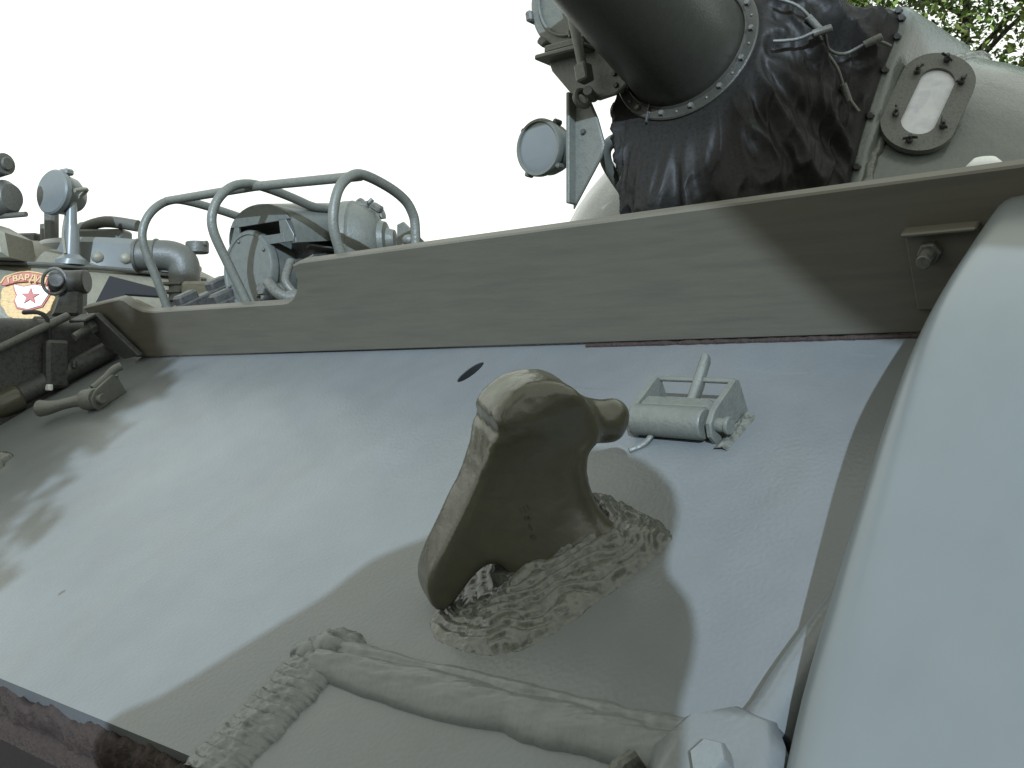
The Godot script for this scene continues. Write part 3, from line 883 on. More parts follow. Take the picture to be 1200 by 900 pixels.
const GD := Vector3(0, 0.3256, 0.9455)
const GC := Vector3(0.13, 2.055, -0.75)
func gun():
	var b := MB.new()
	var T := MB.frame(GC, GD)
	b.lathe(T, [Vector2(0.0, -0.5), Vector2(0.158, -0.5), Vector2(0.158, 0.012), Vector2(0.156, 0.02), Vector2(0.156, 0.1), Vector2(0.150, 0.4), Vector2(0.128, 0.9), Vector2(0.11, 1.6), Vector2(0.085, 4.2), Vector2(0.082, 4.6), Vector2(0.05, 4.6), Vector2(0.05, 4.2), Vector2(0, 4.2)], 72)
	var g := part(b, "gun_barrel", M.gun, null, 40)
	b = MB.new()
	b.lathe(T, [Vector2(0.158, 0.0), Vector2(0.160, 0.003), Vector2(0.190, 0.003), Vector2(0.193, 0.0), Vector2(0.193, -0.014), Vector2(0.158, -0.014)], 72)
	b.lathe(T, [Vector2(0.1575, 0.003), Vector2(0.163, 0.010), Vector2(0.167, 0.003)], 72)
	var r := put(b.mesh(40), "clamp_ring", M.gun, g)
	var bm := MB.new()
	bm.hexa(Vector3.ZERO, Vector3(0, 0, 1), 0.0075, 0.008)
	var bmesh := bm.mesh()
	var rv := MB.new()
	rv.ball(Vector3.ZERO, Vector3(0.004, 0.004, 0.003), 8)
	var rmesh := rv.mesh(80)
	for k in 28:
		var a := TAU * (k + 0.3) / 28.0
		var mi := put(bmesh if k % 2 == 0 else rmesh, "bolt" if k % 2 == 0 else "rivet", M.bolt, r)
		mi.position += T * Vector3(cos(a) * 0.178, sin(a) * 0.178, 0.0035)
		mi.basis = T.basis
	b = MB.new()
	b.box(Transform3D(T.basis.rotated(GD, 0.0), T * (Vector3(cos(-1.95), sin(-1.95), 0) * 0.182 + Vector3(0, 0, 0.006))), Vector3(0.004, 0.05, 0.008), 0.001)
	put(b.mesh(), "ring_clasp", M.dark, r)
	# canvas cover: folded oilcloth between ring and frame
	var n1 := noise(2.2, 2, 84)
	var n2 := noise(5.5, 2, 82)
	var n3 := noise(14.0, 3, 83)
	var f := func(u: float, v: float) -> Vector3:
		var w := frame_loop(v, -0.012, -0.004)
		var fl := w - Vector3(0.14, 1.82, w.z)
		var ra := atan2(fl.y, fl.x)
		var loc := T.basis.x
		# ring point in the same direction
		var xdir := Vector3(1, 0, 0)
		var ydir := (Vector3.UP - GD * GD.y).normalized()
		var rg := GC + (xdir * cos(ra) + ydir * sin(ra)) * 0.191 - GD * 0.006
		var p := rg.lerp(w, u)
		var out := (xdir * cos(ra) + Vector3.UP * sin(ra))
		var bump := sin(PI * pow(u, 0.62))
		var low := clampf(-sin(ra) * 0.9 + 0.2, 0.0, 1.0)
		p += out * bump * (0.035 + 0.03 * low) * smoothstep(-1.0, 0.2, cos(ra)) + Vector3(0, -0.075, 0.03) * bump * low
		p += Vector3(0, 0, 0.05) * bump * (0.3 + 0.7 * low)
		# folds: ridged noise stretched along u (hanging pleats) and a few cross wrinkles
		var c := Vector3(cos(ra), sin(ra), 0) * 1.0
		var rid := 1.0 - absf(n1.get_noise_3d(c.x * 0.8, c.y * 0.8, u * 0.45)) * 2.4
		var rid2 := 1.0 - absf(n2.get_noise_3d(c.x * 0.5 + u * 0.2, c.y * 0.5, u * 0.5 + 3.0)) * 2.6
		var rid3 := n3.get_noise_3d(c.x * 0.45, c.y * 0.45, u * 0.6)
		var e := smoothstep(0.0, 0.12, u) * smoothstep(1.0, 0.86, u)
		p += (out * 0.55 + GD * 0.45) * e * (0.06 * maxf(rid, -0.4) - 0.03 + 0.016 * rid2 * absf(rid2) + 0.007 * (0.5 - absf(rid3)))
		return p
	var cv := put(loft(90, 420, f, true, true), "gun_cover", M.canvas, g, "black crumpled oilcloth cover laced between gun and turret")
	# lacing wires and clips
	for wpt in [[0.12, 0.10, 0.98], [0.17, 0.08, 0.9]]:
		b = MB.new()
		var pts := []
		for k in 7:
			var u := lerpf(wpt[1], wpt[2], k / 6.0)
			var p: Vector3 = f.call(u, wpt[0] + 0.012 * k * (1.0 if wpt[0] < 0.15 else -0.6))
			pts.append(p + Vector3(0.018, 0.004, 0.03))
		b.tube(smooth_path(pts), [0.0042], 8)
		put(b.mesh(60), "lacing_wire", M.bolt, cv)
		for k in [2, 5]:
			b = MB.new()
			var d: Vector3 = (pts[k] - pts[k - 1]).normalized()
			b.cyl(pts[k] - d * 0.022, pts[k] + d * 0.022, 0.009)
			put(b.mesh(), "clip", M.bolt, cv)

func bracket():
	# plate and post left of the gun, small round headlamp, big searchlight above
	var XY := func(p: Array) -> PackedVector2Array:
		var o := PackedVector2Array()
		for q in p: o.append(Vector2(q[0], q[1]))
		return o
	var b := MB.new()
	b.extrude(Transform3D(Basis.IDENTITY, Vector3(0, 0, -0.66)), XY.call([[-0.215, 2.07], [-0.205, 2.045], [-0.135, 1.965], [-0.115, 1.96], [-0.06, 1.945], [-0.01, 1.95], [0.06, 1.99], [0.06, 2.11], [-0.06, 2.10]]), 0.014, 0.003)
	var br := part(b, "lamp_bracket", M.paint, null, 30)
	b = MB.new()
	b.extrude(Transform3D(Basis.IDENTITY, Vector3(0, 0, -0.655)), XY.call([[-0.135, 1.97], [-0.095, 1.97], [-0.062, 1.90], [-0.04, 1.83], [-0.05, 1.80], [-0.135, 1.68]]), 0.012, 0.003)
	b.box(Transform3D(Basis.IDENTITY, Vector3(-0.131, 1.83, -0.64)), Vector3(0.01, 0.28, 0.04), 0.002)
	put(b.mesh(), "post", M.paint, br)
	b = MB.new()
	b.box(Transform3D(Basis.IDENTITY, Vector3(-0.15, 2.075, -0.67)), Vector3(0.16, 0.014, 0.12), 0.004)
	b.box(Transform3D(Basis.IDENTITY, Vector3(-0.145, 2.095, -0.67)), Vector3(0.13, 0.02, 0.09), 0.004)
	put(b.mesh(), "shelf", M.paint, br)
	b = MB.new()
	b.tube([Vector3(-0.125, 2.24, -0.60), Vector3(-0.066, 2.0, -0.60)], [0.012], 12)
	b.box(Transform3D(Basis(Vector3(0, 0, 1), 0.2), Vector3(-0.066, 2.0, -0.60)), Vector3(0.034, 0.045, 0.036), 0.004)
	put(b.mesh(), "stay_rod", M.paint, br)
	b = MB.new()
	b.torus(Vector3(-0.085, 1.945, -0.62), Vector3(1, 0.2, 0.4), 0.02, 0.008, 20, 8)
	b.cyl(Vector3(-0.07, 1.95, -0.65), Vector3(-0.055, 1.955, -0.60), 0.012)
	put(b.mesh(), "shackle", M.bolt, br)
	for q in [Vector3(-0.01, 2.0, -0.653), Vector3(-0.005, 1.97, -0.653), Vector3(-0.10, 1.87, -0.649)]:
		b = MB.new()
		b.hexa(q, Vector3(0, 0, 1), 0.007, 0.008)
		put(b.mesh(), "bolt", M.dark, br)
	# small headlamp
	var ax := Vector3(-0.05, -0.06, 1.0).normalized()
	var c := Vector3(-0.232, 1.848, -0.64)
	b = MB.new()
	b.lathe(MB.frame(c - ax * 0.085, ax), [Vector2(0, 0), Vector2(0.03, 0.0), Vector2(0.058, 0.018), Vector2(0.067, 0.04), Vector2(0.068, 0.075), Vector2(0.074, 0.077), Vector2(0.075, 0.09), Vector2(0.072, 0.097), Vector2(0.066, 0.097), Vector2(0.064, 0.092)], 44)
	b.cyl(c - ax * 0.05 + Vector3(0.06, 0.0, 0), c - ax * 0.05 + Vector3(0.115, 0.0, 0), 0.012)
	b.hexa(c - ax * 0.05 + Vector3(0.10, 0, 0.0), Vector3(0, 0, 1), 0.014, 0.02)
	var hl := part(b, "headlamp", M.paint, null, 40, "small round headlamp on the bracket left of the gun")
	b = MB.new()
	b.lathe(MB.frame(c + ax * 0.006, ax), [Vector2(0.065, 0.0), Vector2(0.05, 0.003), Vector2(0, 0.004)], 44)
	put(b.mesh(60), "lamp_lid", M.fender, hl)
	for a in [0.9, 2.4, 4.1, 5.5]:
		b = MB.new()
		var q := c + Vector3(cos(a), sin(a), 0) * 0.076
		b.box(Transform3D(Basis(Vector3(0, 0, 1), a), q - ax * 0.01), Vector3(0.016, 0.014, 0.03), 0.004)
		put(b.mesh(), "clamp", M.bolt, hl)
	# searchlight drum above, partly behind the barrel
	c = Vector3(-0.17, 2.235, -0.68)
	ax = Vector3(-0.1, -0.1, 1).normalized()
	b = MB.new()
	b.lathe(MB.frame(c - ax * 0.13, ax), [Vector2(0, 0), Vector2(0.08, 0.0), Vector2(0.115, 0.05), Vector2(0.118, 0.11), Vector2(0.127, 0.112), Vector2(0.128, 0.135), Vector2(0.12, 0.14), Vector2(0.10, 0.134), Vector2(0.0, 0.138)], 48)
	b.torus(c + ax * 0.01, ax, 0.095, 0.004, 40, 8)
	var sl := part(b, "searchlight", M.paint, null, 40, "large searchlight partly hidden behind the barrel")
	for a in [2.6, 3.3, 4.0]:
		b = MB.new()
		b.box(Transform3D(Basis(Vector3(0, 0, 1), a), c + Vector3(cos(a), sin(a), 0) * 0.13 - ax * 0.01), Vector3(0.02, 0.03, 0.04), 0.005)
		put(b.mesh(), "clamp", M.bolt, sl)
	b = MB.new()
	b.cyl(c + Vector3(0.0, -0.10, -0.06), c + Vector3(0.02, -0.17, -0.05), 0.035, 0.03)
	put(b.mesh(), "mount", M.bolt, sl)
	for k in 6:
		b = MB.new()
		b.box(Transform3D(Basis(Vector3(0, 0, 1), 0.3), Vector3(-0.12 + k * 0.02, 2.112 + k * 0.002, -0.62)), Vector3(0.008, 0.02, 0.02), 0.002)
		put(b.mesh(), "cooling_fin", M.bolt, sl)

func lamps():
	# guard of bent tube in front of and over the lamps
	var b := MB.new()
	var A := smooth_path([Vector3(-0.925, 1.36, -0.03), Vector3(-0.94, 1.412, -0.01), Vector3(-0.94, 1.503, 0.03), Vector3(-0.945, 1.585, 0.062), Vector3(-0.945, 1.632, 0.06), Vector3(-0.94, 1.672, 0.038), Vector3(-0.94, 1.701, -0.005), Vector3(-0.94, 1.708, -0.06), Vector3(-0.93, 1.690, -0.19), Vector3(-0.92, 1.66, -0.31), Vector3(-0.91, 1.58, -0.36), Vector3(-0.91, 1.32, -0.38)])
	b.tube(A, [0.0108], 14)
	var gd := part(b, "lamp_guard", M.paint, null, 60, "bent tube guard round the headlamp")
	b = MB.new()
	b.tube(smooth_path([Vector3(-0.55, 1.34, 0.0), Vector3(-0.56, 1.41, 0.027), Vector3(-0.57, 1.503, 0.075), Vector3(-0.575, 1.58, 0.113), Vector3(-0.575, 1.632, 0.108), Vector3(-0.57, 1.672, 0.078), Vector3(-0.57, 1.692, 0.032), Vector3(-0.57, 1.692, -0.03), Vector3(-0.565, 1.668, -0.15), Vector3(-0.56, 1.63, -0.26), Vector3(-0.56, 1.32, -0.32)]), [0.0108], 14)
	put(b.mesh(60), "guard_hoop", M.paint, gd)
	b = MB.new()
	b.tube(smooth_path([Vector3(-0.205, 1.36, -0.02), Vector3(-0.202, 1.44, 0.03), Vector3(-0.2, 1.50, 0.068), Vector3(-0.2, 1.56, 0.088), Vector3(-0.2, 1.625, 0.075), Vector3(-0.2, 1.66, 0.04), Vector3(-0.2, 1.667, -0.004), Vector3(-0.2, 1.645, -0.09), Vector3(-0.2, 1.612, -0.135), Vector3(-0.2, 1.55, -0.148), Vector3(-0.2, 1.32, -0.15)]), [0.0108], 14)
	put(b.mesh(60), "guard_hoop", M.paint, gd)
	b = MB.new()
	b.tube([Vector3(-0.94, 1.700, 0.0), Vector3(-0.57, 1.690, 0.005), Vector3(-0.2, 1.664, 0.015)], [0.0108], 14)
	put(b.mesh(60), "guard_rail", M.paint, gd)
	# headlamp: a drum with a hinged round lid in front and a blackout hood with a slot over it
	var c := Vector3(-0.715, 1.515, -0.08)
	var ax := Vector3(0.0, -0.02, 1).normalized()
	b = MB.new()
	b.lathe(MB.frame(c - ax * 0.1, ax), [Vector2(0, 0), Vector2(0.088, 0), Vector2(0.094, 0.01), Vector2(0.094, 0.075), Vector2(0.099, 0.08), Vector2(0.099, 0.095), Vector2(0.095, 0.1), Vector2(0.088, 0.1), Vector2(0.086, 0.097), Vector2(0.0, 0.099)], 48)
	var hl := part(b, "headlamp", M.lampgrey, null, 40, "hooded headlamp inside the tube guard on the left of the board")
	var bc := Vector3(-0.668, 1.580, -0.165)
	# hood: thick half round shell, front wall with a slot
	var arch := PackedVector2Array()
	for k in 21:
		var a := PI * k / 20.0
		arch.append(Vector2(-cos(a) * 0.132, pow(sin(a), 0.75) * 0.104))
	b = MB.new()
	for k in 20:
		for e in [[1.0, 0.0], [0.94, 0.0]]:
			var p0 := bc + Vector3(arch[k].x * e[0], arch[k].y * e[0], 0.075)
			var p1 := bc + Vector3(arch[k + 1].x * e[0], arch[k + 1].y * e[0], 0.075)
			var o := bc if e[0] == 1.0 else bc + Vector3(arch[k].x, arch[k].y, 0) * 2.0
			b.quad_o(p0, p1, p1 + Vector3(0, 0, -0.25), p0 + Vector3(0, 0, -0.25), o)
		b.quad_o(bc + Vector3(arch[k].x, arch[k].y, -0.175), bc + Vector3(arch[k + 1].x, arch[k + 1].y, -0.175), bc + Vector3(arch[k + 1].x, arch[k + 1].y, -0.175) * Vector3(0.94, 0.94, 1), bc + Vector3(arch[k].x, arch[k].y, -0.175) * Vector3(0.94, 0.94, 1), bc)
	var top := PackedVector2Array()
	for k in 21: if arch[k].y > 0.056: top.append(arch[k])
	top.append_array([Vector2(0.075, 0.056), Vector2(-0.085, 0.056)])
	b.extrude(Transform3D(Basis.IDENTITY, bc + Vector3(0, 0, 0.072)), top, 0.007, 0.001)
	b.box(Transform3D(Basis.IDENTITY, bc + Vector3(-0.015, 0.015, 0.074)), Vector3(0.21, 0.022, 0.007), 0.001)
	b.extrude(Transform3D(Basis.IDENTITY, bc + Vector3(0, 0, 0.072)), PackedVector2Array([Vector2(0.075, 0.06), Vector2(0.1, 0.06), Vector2(0.124, 0.02), Vector2(0.12, 0.004), Vector2(0.075, 0.004)]), 0.007, 0.001)
	b.extrude(Transform3D(Basis.IDENTITY, bc + Vector3(0, 0, 0.072)), PackedVector2Array([Vector2(-0.085, 0.06), Vector2(-0.1, 0.06), Vector2(-0.124, 0.02), Vector2(-0.12, 0.004), Vector2(-0.085, 0.004)]), 0.007, 0.001)
	b.box(Transform3D(Basis.IDENTITY, bc + Vector3(0.118, 0.006, -0.05)), Vector3(0.016, 0.014, 0.245), 0.002)
	var tilt := Basis(Vector3.RIGHT, 0.15)
	for i in b.v.size(): b.v[i] = bc + tilt * (b.v[i] - bc)
	put(b.mesh(35), "hood", M.lampgrey, hl)
	b = MB.new()
	b.box(Transform3D(Basis.IDENTITY, bc + Vector3(0.0, -0.03, -0.06)), Vector3(0.2, 0.13, 0.13), 0.006)
	put(b.mesh(), "lamp_box", M.dark, hl)
	for k in 3:
		b = MB.new()
		b.box(Transform3D(Basis(Vector3(0, 0, 1), 0.3), bc + Vector3(0.108, -0.012 - 0.028 * k, -0.055)), Vector3(0.02, 0.005, 0.15), 0.001)
		put(b.mesh(), "louver", M.paint, hl)
	# rim ring and bowl at the rear, hub
	b = MB.new()
	var rc := Vector3(-0.525, 1.592, -0.295)
	var rax := Vector3(0.85, 0.05, -0.5).normalized()
	b.lathe(MB.frame(rc - rax * 0.05, rax), [Vector2(0, 0), Vector2(0.098, 0), Vector2(0.104, 0.006), Vector2(0.104, 0.03), Vector2(0.096, 0.036), Vector2(0.088, 0.06), Vector2(0.07, 0.085), Vector2(0.05, 0.095), Vector2(0.046, 0.108), Vector2(0.03, 0.112), Vector2(0.024, 0.13), Vector2(0.0, 0.135)], 48)
	put(b.mesh(35), "bowl", M.paint, hl)
	b = MB.new()
	var dk := PackedVector2Array()
	for k in 13: dk.append(Vector2(-cos(PI * k / 12.0) * 0.06, sin(PI * k / 12.0) * 0.045))
	b.extrude(Transform3D(Basis.IDENTITY, bc + Vector3(0.06, 0.085, -0.22)), dk, 0.02, 0.002)
	put(b.mesh(), "rear_lid", M.paint, hl)
	b = MB.new()                                                      # clasp on top of the ring
	b.tube(smooth_path([rc + Vector3(-0.065, 0.096, 0.020), rc + Vector3(-0.035, 0.090, 0.010), rc + Vector3(-0.015, 0.106, 0.000), rc + Vector3(0.005, 0.093, 0.000), rc + Vector3(0.020, 0.106, -0.010)]), [0.006], 8)
	b.cyl(rc + Vector3(-0.025, 0.090, 0.020), rc + Vector3(0.015, 0.090, 0.000), 0.011)
	b.box(Transform3D(Basis(Vector3(0, 0, 1), -0.5), rc + Vector3(0.035, 0.083, -0.010)), Vector3(0.035, 0.018, 0.02), 0.004)
	b.box(Transform3D(Basis(Vector3(0, 1, 0), -0.5), rc + Vector3(0.005, 0.058, 0.010)), Vector3(0.03, 0.035, 0.02), 0.002)
	put(b.mesh(), "clasp", M.bolt, hl)
	b = MB.new()                                                      # gusset beside the bowl
	b.extrude(Transform3D(Basis.IDENTITY, Vector3(-0.33, 1.53, -0.24)), PackedVector2Array([Vector2(-0.02, 0.08), Vector2(0.0, 0.085), Vector2(0.07, 0.03), Vector2(0.07, -0.1), Vector2(-0.02, -0.1)]), 0.008, 0.002)
	b.ball(Vector3(-0.285, 1.565, -0.21), Vector3(0.016, 0.013, 0.013), 12)
	put(b.mesh(), "gusset", M.paint, hl)
	b = MB.new()                                                      # tangle of cable and valve under the drum
	b.ball(Vector3(-0.56, 1.45, -0.06), Vector3(0.028, 0.022, 0.03), 14)
	b.tube(smooth_path([Vector3(-0.6, 1.44, -0.1), Vector3(-0.56, 1.47, -0.03), Vector3(-0.51, 1.44, -0.02), Vector3(-0.46, 1.42, -0.05)]), [0.014], 10)
	b.tube(smooth_path([Vector3(-0.52, 1.52, -0.06), Vector3(-0.50, 1.47, -0.03), Vector3(-0.48, 1.44, -0.04)]), [0.01], 10)
	b.cyl(Vector3(-0.455, 1.425, 0.0), Vector3(-0.42, 1.43, -0.02), 0.018)
	b.hexa(Vector3(-0.57, 1.455, -0.03), Vector3(0.1, 0, 1), 0.016, 0.02)
	put(b.mesh(), "cable_gland", M.bolt, hl)
	b = MB.new()
	b.cyl(Vector3(-0.66, 1.27, -0.14), Vector3(-0.66, 1.45, -0.14), 0.02)
	put(b.mesh(), "stem", M.paint, hl)
	b = MB.new()
	b.cyl(Vector3(-0.60, 1.27, -0.25), Vector3(-0.60, 1.52, -0.25), 0.03)
	put(b.mesh(), "stem", M.paint, hl)
	# lid screws
	var sm := MB.new()
	sm.ball(Vector3.ZERO, Vector3(0.005, 0.005, 0.004), 8)
	var smm := sm.mesh(80)
	for a in [0.6, 2.0, 3.6, 5.3]:
		put(smm, "screw", M.bolt, hl).position += c + Vector3(cos(a) * 0.080, sin(a) * 0.080, 0.0)
	# two slotted rails with block bolts behind the low end of the board
	for r in 2:
		b = MB.new()
		var p0 := Vector3(-0.93, 1.395, 0.0) if r == 0 else Vector3(-0.80, 1.40, -0.03)
		var p1 := Vector3(-0.90, 1.54, -0.29) if r == 0 else Vector3(-0.77, 1.50, -0.24)
		var d := (p1 - p0).normalized()
		var bs := MB.frame(Vector3.ZERO, d).basis
		b.box(Transform3D(bs, (p0 + p1) * 0.5), Vector3(0.05, 0.05, p0.distance_to(p1)), 0.004)
		var rl := part(b, "rail", M.dark)
		for k in 3:
			b = MB.new()
			b.box(Transform3D(bs, p0.lerp(p1, 0.16 + 0.3 * k) + Vector3(0, 0.036, 0)), Vector3(0.042, 0.03, 0.055), 0.006)
			put(b.mesh(), "block", M.dark, rl)

func fenders():
	# right-hand (viewer) mudguard: swept curve, rolled edge, inner skirt
	var prof := smooth_path([Vector3(0, 0.70, 0.80), Vector3(0, 0.949, 0.722), Vector3(0, 1.128, 0.575), Vector3(0, 1.293, 0.40), Vector3(0, 1.43, 0.16), Vector3(0, 1.53, -0.07), Vector3(0, 1.585, -0.30), Vector3(0, 1.60, -0.6)], 8)
	for sd in 2:
		if sd == 1: prof = smooth_path([Vector3(0, 0.66, 0.64), Vector3(0, 1.0, 0.62), Vector3(0, 1.25, 0.54), Vector3(0, 1.37, 0.44), Vector3(0, 1.40, 0.3), Vector3(0, 1.405, 0.1), Vector3(0, 1.41, -0.3), Vector3(0, 1.41, -0.6)], 8)
		var x0 := 1.024 if sd == 0 else -1.225
		var x1 := 1.66 if sd == 0 else -1.85
		var dy := 0.0
		var xs := []
		for k in 7: xs.append([lerpf(0.0, 0.035, 1.0 - cos(k * PI / 12.0)), lerpf(-0.035, 0.0, sin(k * PI / 12.0))])
		var cross := []
		cross.append([0.0, -0.30])
		for q in xs: cross.append(q)
		for k in 8: cross.append([lerpf(0.05, 0.58, k / 7.0), 0.0])
		for q in range(xs.size() - 1, -1, -1): cross.append([0.625 - xs[q][0], xs[q][1]])
		cross.append([0.625, -0.06])
		var s := 1.0 if sd == 0 else -1.0
		var nz := noise(2.2, 2, 91 + sd)
		var rows := prof.size()
		var m := loft(rows, cross.size(), func(u: float, v: float) -> Vector3:
			var i := roundi(u * (rows - 1))
			var j := roundi(v * (cross.size() - 1))
			var p: Vector3 = prof[i]
			var d: Vector3 = (prof[mini(i + 1, rows - 1)] - prof[maxi(i - 1, 0)]).normalized()
			var nrm := Vector3(0, -d.z, d.y)
			var c: Array = cross[j]
			var off: Vector3 = nrm * c[1]
			if c[1] < -0.2: off = Vector3(0, -0.3, -0.12)
			var w := 0.0015 * nz.get_noise_3d(c[0] * 2.0, p.y * 2.0, p.z * 2.0)
			return p + off + nrm * w + Vector3(x0 + s * c[0], dy, 0), false, sd == 1)
		var fd := put(m, "mudguard", M.fender if sd == 0 else M.dark, tank, "smooth rounded mudguard close to the lens" if sd == 0 else "")
		var b := MB.new()
		b.box(Transform3D(Basis.IDENTITY, Vector3((x0 + x1) / 2, 1.22 + dy, -3.2)), Vector3(0.62, 0.02, 5.3), 0.004)
		put(b.mesh(), "fender_deck", M.paint, fd)
		# running gear below
		var cx := (x0 + x1) / 2
		var loop := []
		for k in 12: loop.append(Vector3(0, 0.62 + 0.33 * cos(PI * k / 11.0), 0.3 + 0.33 * sin(PI * k / 11.0)))
		for k in 20: loop.append(Vector3(0, 0.04, lerpf(-0.1, -4.6, k / 19.0)))
		for k in 12: loop.append(Vector3(0, 0.62 - 0.33 * cos(PI * k / 11.0), -5.1 - 0.33 * sin(PI * k / 11.0)))
		b = MB.new()
		for k in loop.size():
			var p: Vector3 = loop[k]
			var q: Vector3 = loop[(k + 1) % loop.size()]
			var n := maxi(1, roundi(p.distance_to(q) / 0.14))
			var d := (q - p).normalized()
			var bs := MB.frame(Vector3.ZERO, d).basis
			for i in n:
				b.box(Transform3D(bs, p.lerp(q, (i + 0.5) / n) + Vector3(cx, 0, 0)), Vector3(0.56, 0.045, p.distance_to(q) / n * 0.92), 0.008)
		var tr := part(b, "track", M.rust)
		tr.set_meta("kind", "stuff")
		for k in 7:
			var z: float = [0.3, -0.55, -1.45, -2.3, -3.15, -4.0, -5.1][k]
			var r := 0.29 if k == 0 or k == 6 else 0.40
			var y := 0.62 if k == 0 or k == 6 else 0.46
			b = MB.new()
			b.lathe(MB.frame(Vector3(cx - 0.2, y, z), Vector3.RIGHT), [Vector2(0, 0), Vector2(r * 0.7, 0), Vector2(r * 0.75, 0.04), Vector2(r, 0.02), Vector2(r, 0.38), Vector2(r * 0.75, 0.36), Vector2(r * 0.7, 0.4), Vector2(0, 0.4)], 32)
			part(b, "road_wheel" if k > 0 and k < 6 else "idler", M.dark)

func bow_fittings():
	# block with hex bolt at the lower right corner, pipe stub, small fin
	var b := MB.new()
	var blk := PackedVector2Array()
	for q in [[0.922, 0.83], [0.912, 0.79], [0.927, 0.752], [0.962, 0.732], [1.0, 0.74], [1.022, 0.77], [1.024, 0.83], [1.02, 0.89], [0.93, 0.89]]: blk.append(Vector2(q[0], q[1]))
	b.extrude(Transform3D(Basis(PL.basis.x, PL.basis.z, -PL.basis.y), PL * Vector3(0, 0.022, 0)), blk, 0.05, 0.012)
	var bk := part(b, "lug", M.plate, null, 50, "rounded lug with a hex bolt at the lower right corner of the plate")
	b = MB.new()
	b.hexa(pl(0.978, 0.806, 0.046), PL.basis.y + PL.basis.z * 0.25, 0.0165, 0.02)
	part(b, "bolt", M.bead, bk)
	b = MB.new()
	b.tube(smooth_path([pl(0.985, 0.74, 0.012), pl(0.99, 0.68, 0.014), pl(1.0, 0.6, 0.014), pl(1.012, 0.48, 0.006)]), [0.026, 0.026, 0.025, 0.024], 16)
	part(b, "pipe_stub", M.plate, bk, 60)
	b = MB.new()
	b.extrude(Transform3D(Basis(PL.basis.z, PL.basis.y, -PL.basis.x), PL * Vector3(0.90, 0, 0.825)), PackedVector2Array([Vector2(-0.03, 0.0), Vector2(-0.02, 0.04), Vector2(0.0, 0.05), Vector2(0.05, 0.05), Vector2(0.05, 0.0)]), 0.012, 0.003)
	part(b, "fin", M.bolt, bk)
	# second (right-hand) towing hook's weld: only its edge shows
	var nz := noise(40.0, 3, 95)
	put(loft(30, 40, func(u: float, v: float) -> Vector3:
		var a := TAU * v
		var r := 1.0 - u
		var w := 0.12 + 0.02 * nz.get_noise_2d(cos(a) * 0.1, sin(a) * 0.1)
		return PL * Vector3(-0.99 + cos(a) * r * w, 0.03 * sqrt(maxf(0.0, 1.0 - r * r)) * (1.0 + 0.6 * nz.get_noise_2d(cos(a) * r * 0.12, sin(a) * r * 0.12)), 0.56 + sin(a) * r * w), true), "far_hook_weld", M.weld, tank)
	# pipe along the hull edge with a bright elbow
	b = MB.new()
	b.tube([pl(-1.19, -0.02, 0.03), pl(-1.235, 0.28, 0.035)], [0.026], 18)
	var pp := part(b, "edge_pipe", M.dark, null, 60)
	b = MB.new()
	b.tube(smooth_path([pl(-1.23, 0.25, 0.034), pl(-1.236, 0.285, 0.036), pl(-1.255, 0.325, 0.04), pl(-1.31, 0.35, 0.05), pl(-1.38, 0.36, 0.06)]), [0.027, 0.034, 0.036, 0.036, 0.036, 0.036, 0.036], 18)
	part(b, "pipe_elbow", M.hook, pp, 60)
	# thin rod leading to the mudguard top, strap and box on its inner side
	b = MB.new()
	b.tube([Vector3(-1.21, 1.30, 0.34), Vector3(-1.21, 1.405, 0.135), Vector3(-1.215, 1.412, 0.12)], [0.011], 12)
	part(b, "thin_rod", M.bolt, null, 60)
	b = MB.new()
	b.box(Transform3D(Basis.IDENTITY, Vector3(-1.205, 1.285, 0.155)), Vector3(0.035, 0.125, 0.06), 0.008)
	b.box(Transform3D(Basis.IDENTITY, Vector3(-1.18, 1.285, 0.12)), Vector3(0.02, 0.02, 0.01), 0.003)
	var jb := part(b, "junction_box", M.dark)
	b = MB.new()
	b.tube(smooth_path([Vector3(-1.205, 1.34, 0.17), Vector3(-1.21, 1.40, 0.175), Vector3(-1.25, 1.42, 0.18), Vector3(-1.35, 1.425, 0.17)]), [0.006], 8)
	part(b, "cable", M.black, jb)
	b = MB.new()
	b.box(Transform3D(Basis.IDENTITY, Vector3(-1.19, 1.225, 0.18)), Vector3(0.02, 0.016, 0.012), 0.002)
	part(b, "tag", M.white, jb)
	# post with round eye and ring on the far mudguard
	var o := Vector3(-1.425, 1.395, 0.01)
	b = MB.new()
	b.box(Transform3D(Basis(Vector3.UP, 0.6), o + Vector3(-0.02, 0.02, 0)), Vector3(0.16, 0.022, 0.07), 0.006)
	b.box(Transform3D(Basis(Vector3.UP, 0.6), o + Vector3(-0.03, 0.0, 0)), Vector3(0.07, 0.03, 0.05), 0.006)
	var bse := part(b, "towing_eye", M.dark)
	b = MB.new()
	b.extrude(Transform3D(Basis(Vector3.UP, 0.6), o), PackedVector2Array([Vector2(-0.045, 0.03), Vector2(-0.018, 0.10), Vector2(0.0, 0.125), Vector2(0.035, 0.125), Vector2(0.05, 0.1), Vector2(0.048, 0.03)]), 0.045, 0.01)
	b.cyl(o + Vector3(-0.03, 0.125, 0.03), o + Vector3(0.05, 0.13, -0.03), 0.034)
	b.cyl(o + Vector3(0.02, 0.125, 0.04), o + Vector3(0.03, 0.128, 0.05), 0.02)
	part(b, "eye_post", M.dark, bse)
	b = MB.new()
	b.torus(o + Vector3(0.0, 0.128, 0.04), Vector3(0.5, 0, 0.8), 0.036, 0.005, 24, 8)
	part(b, "eye_ring", M.bolt, bse)

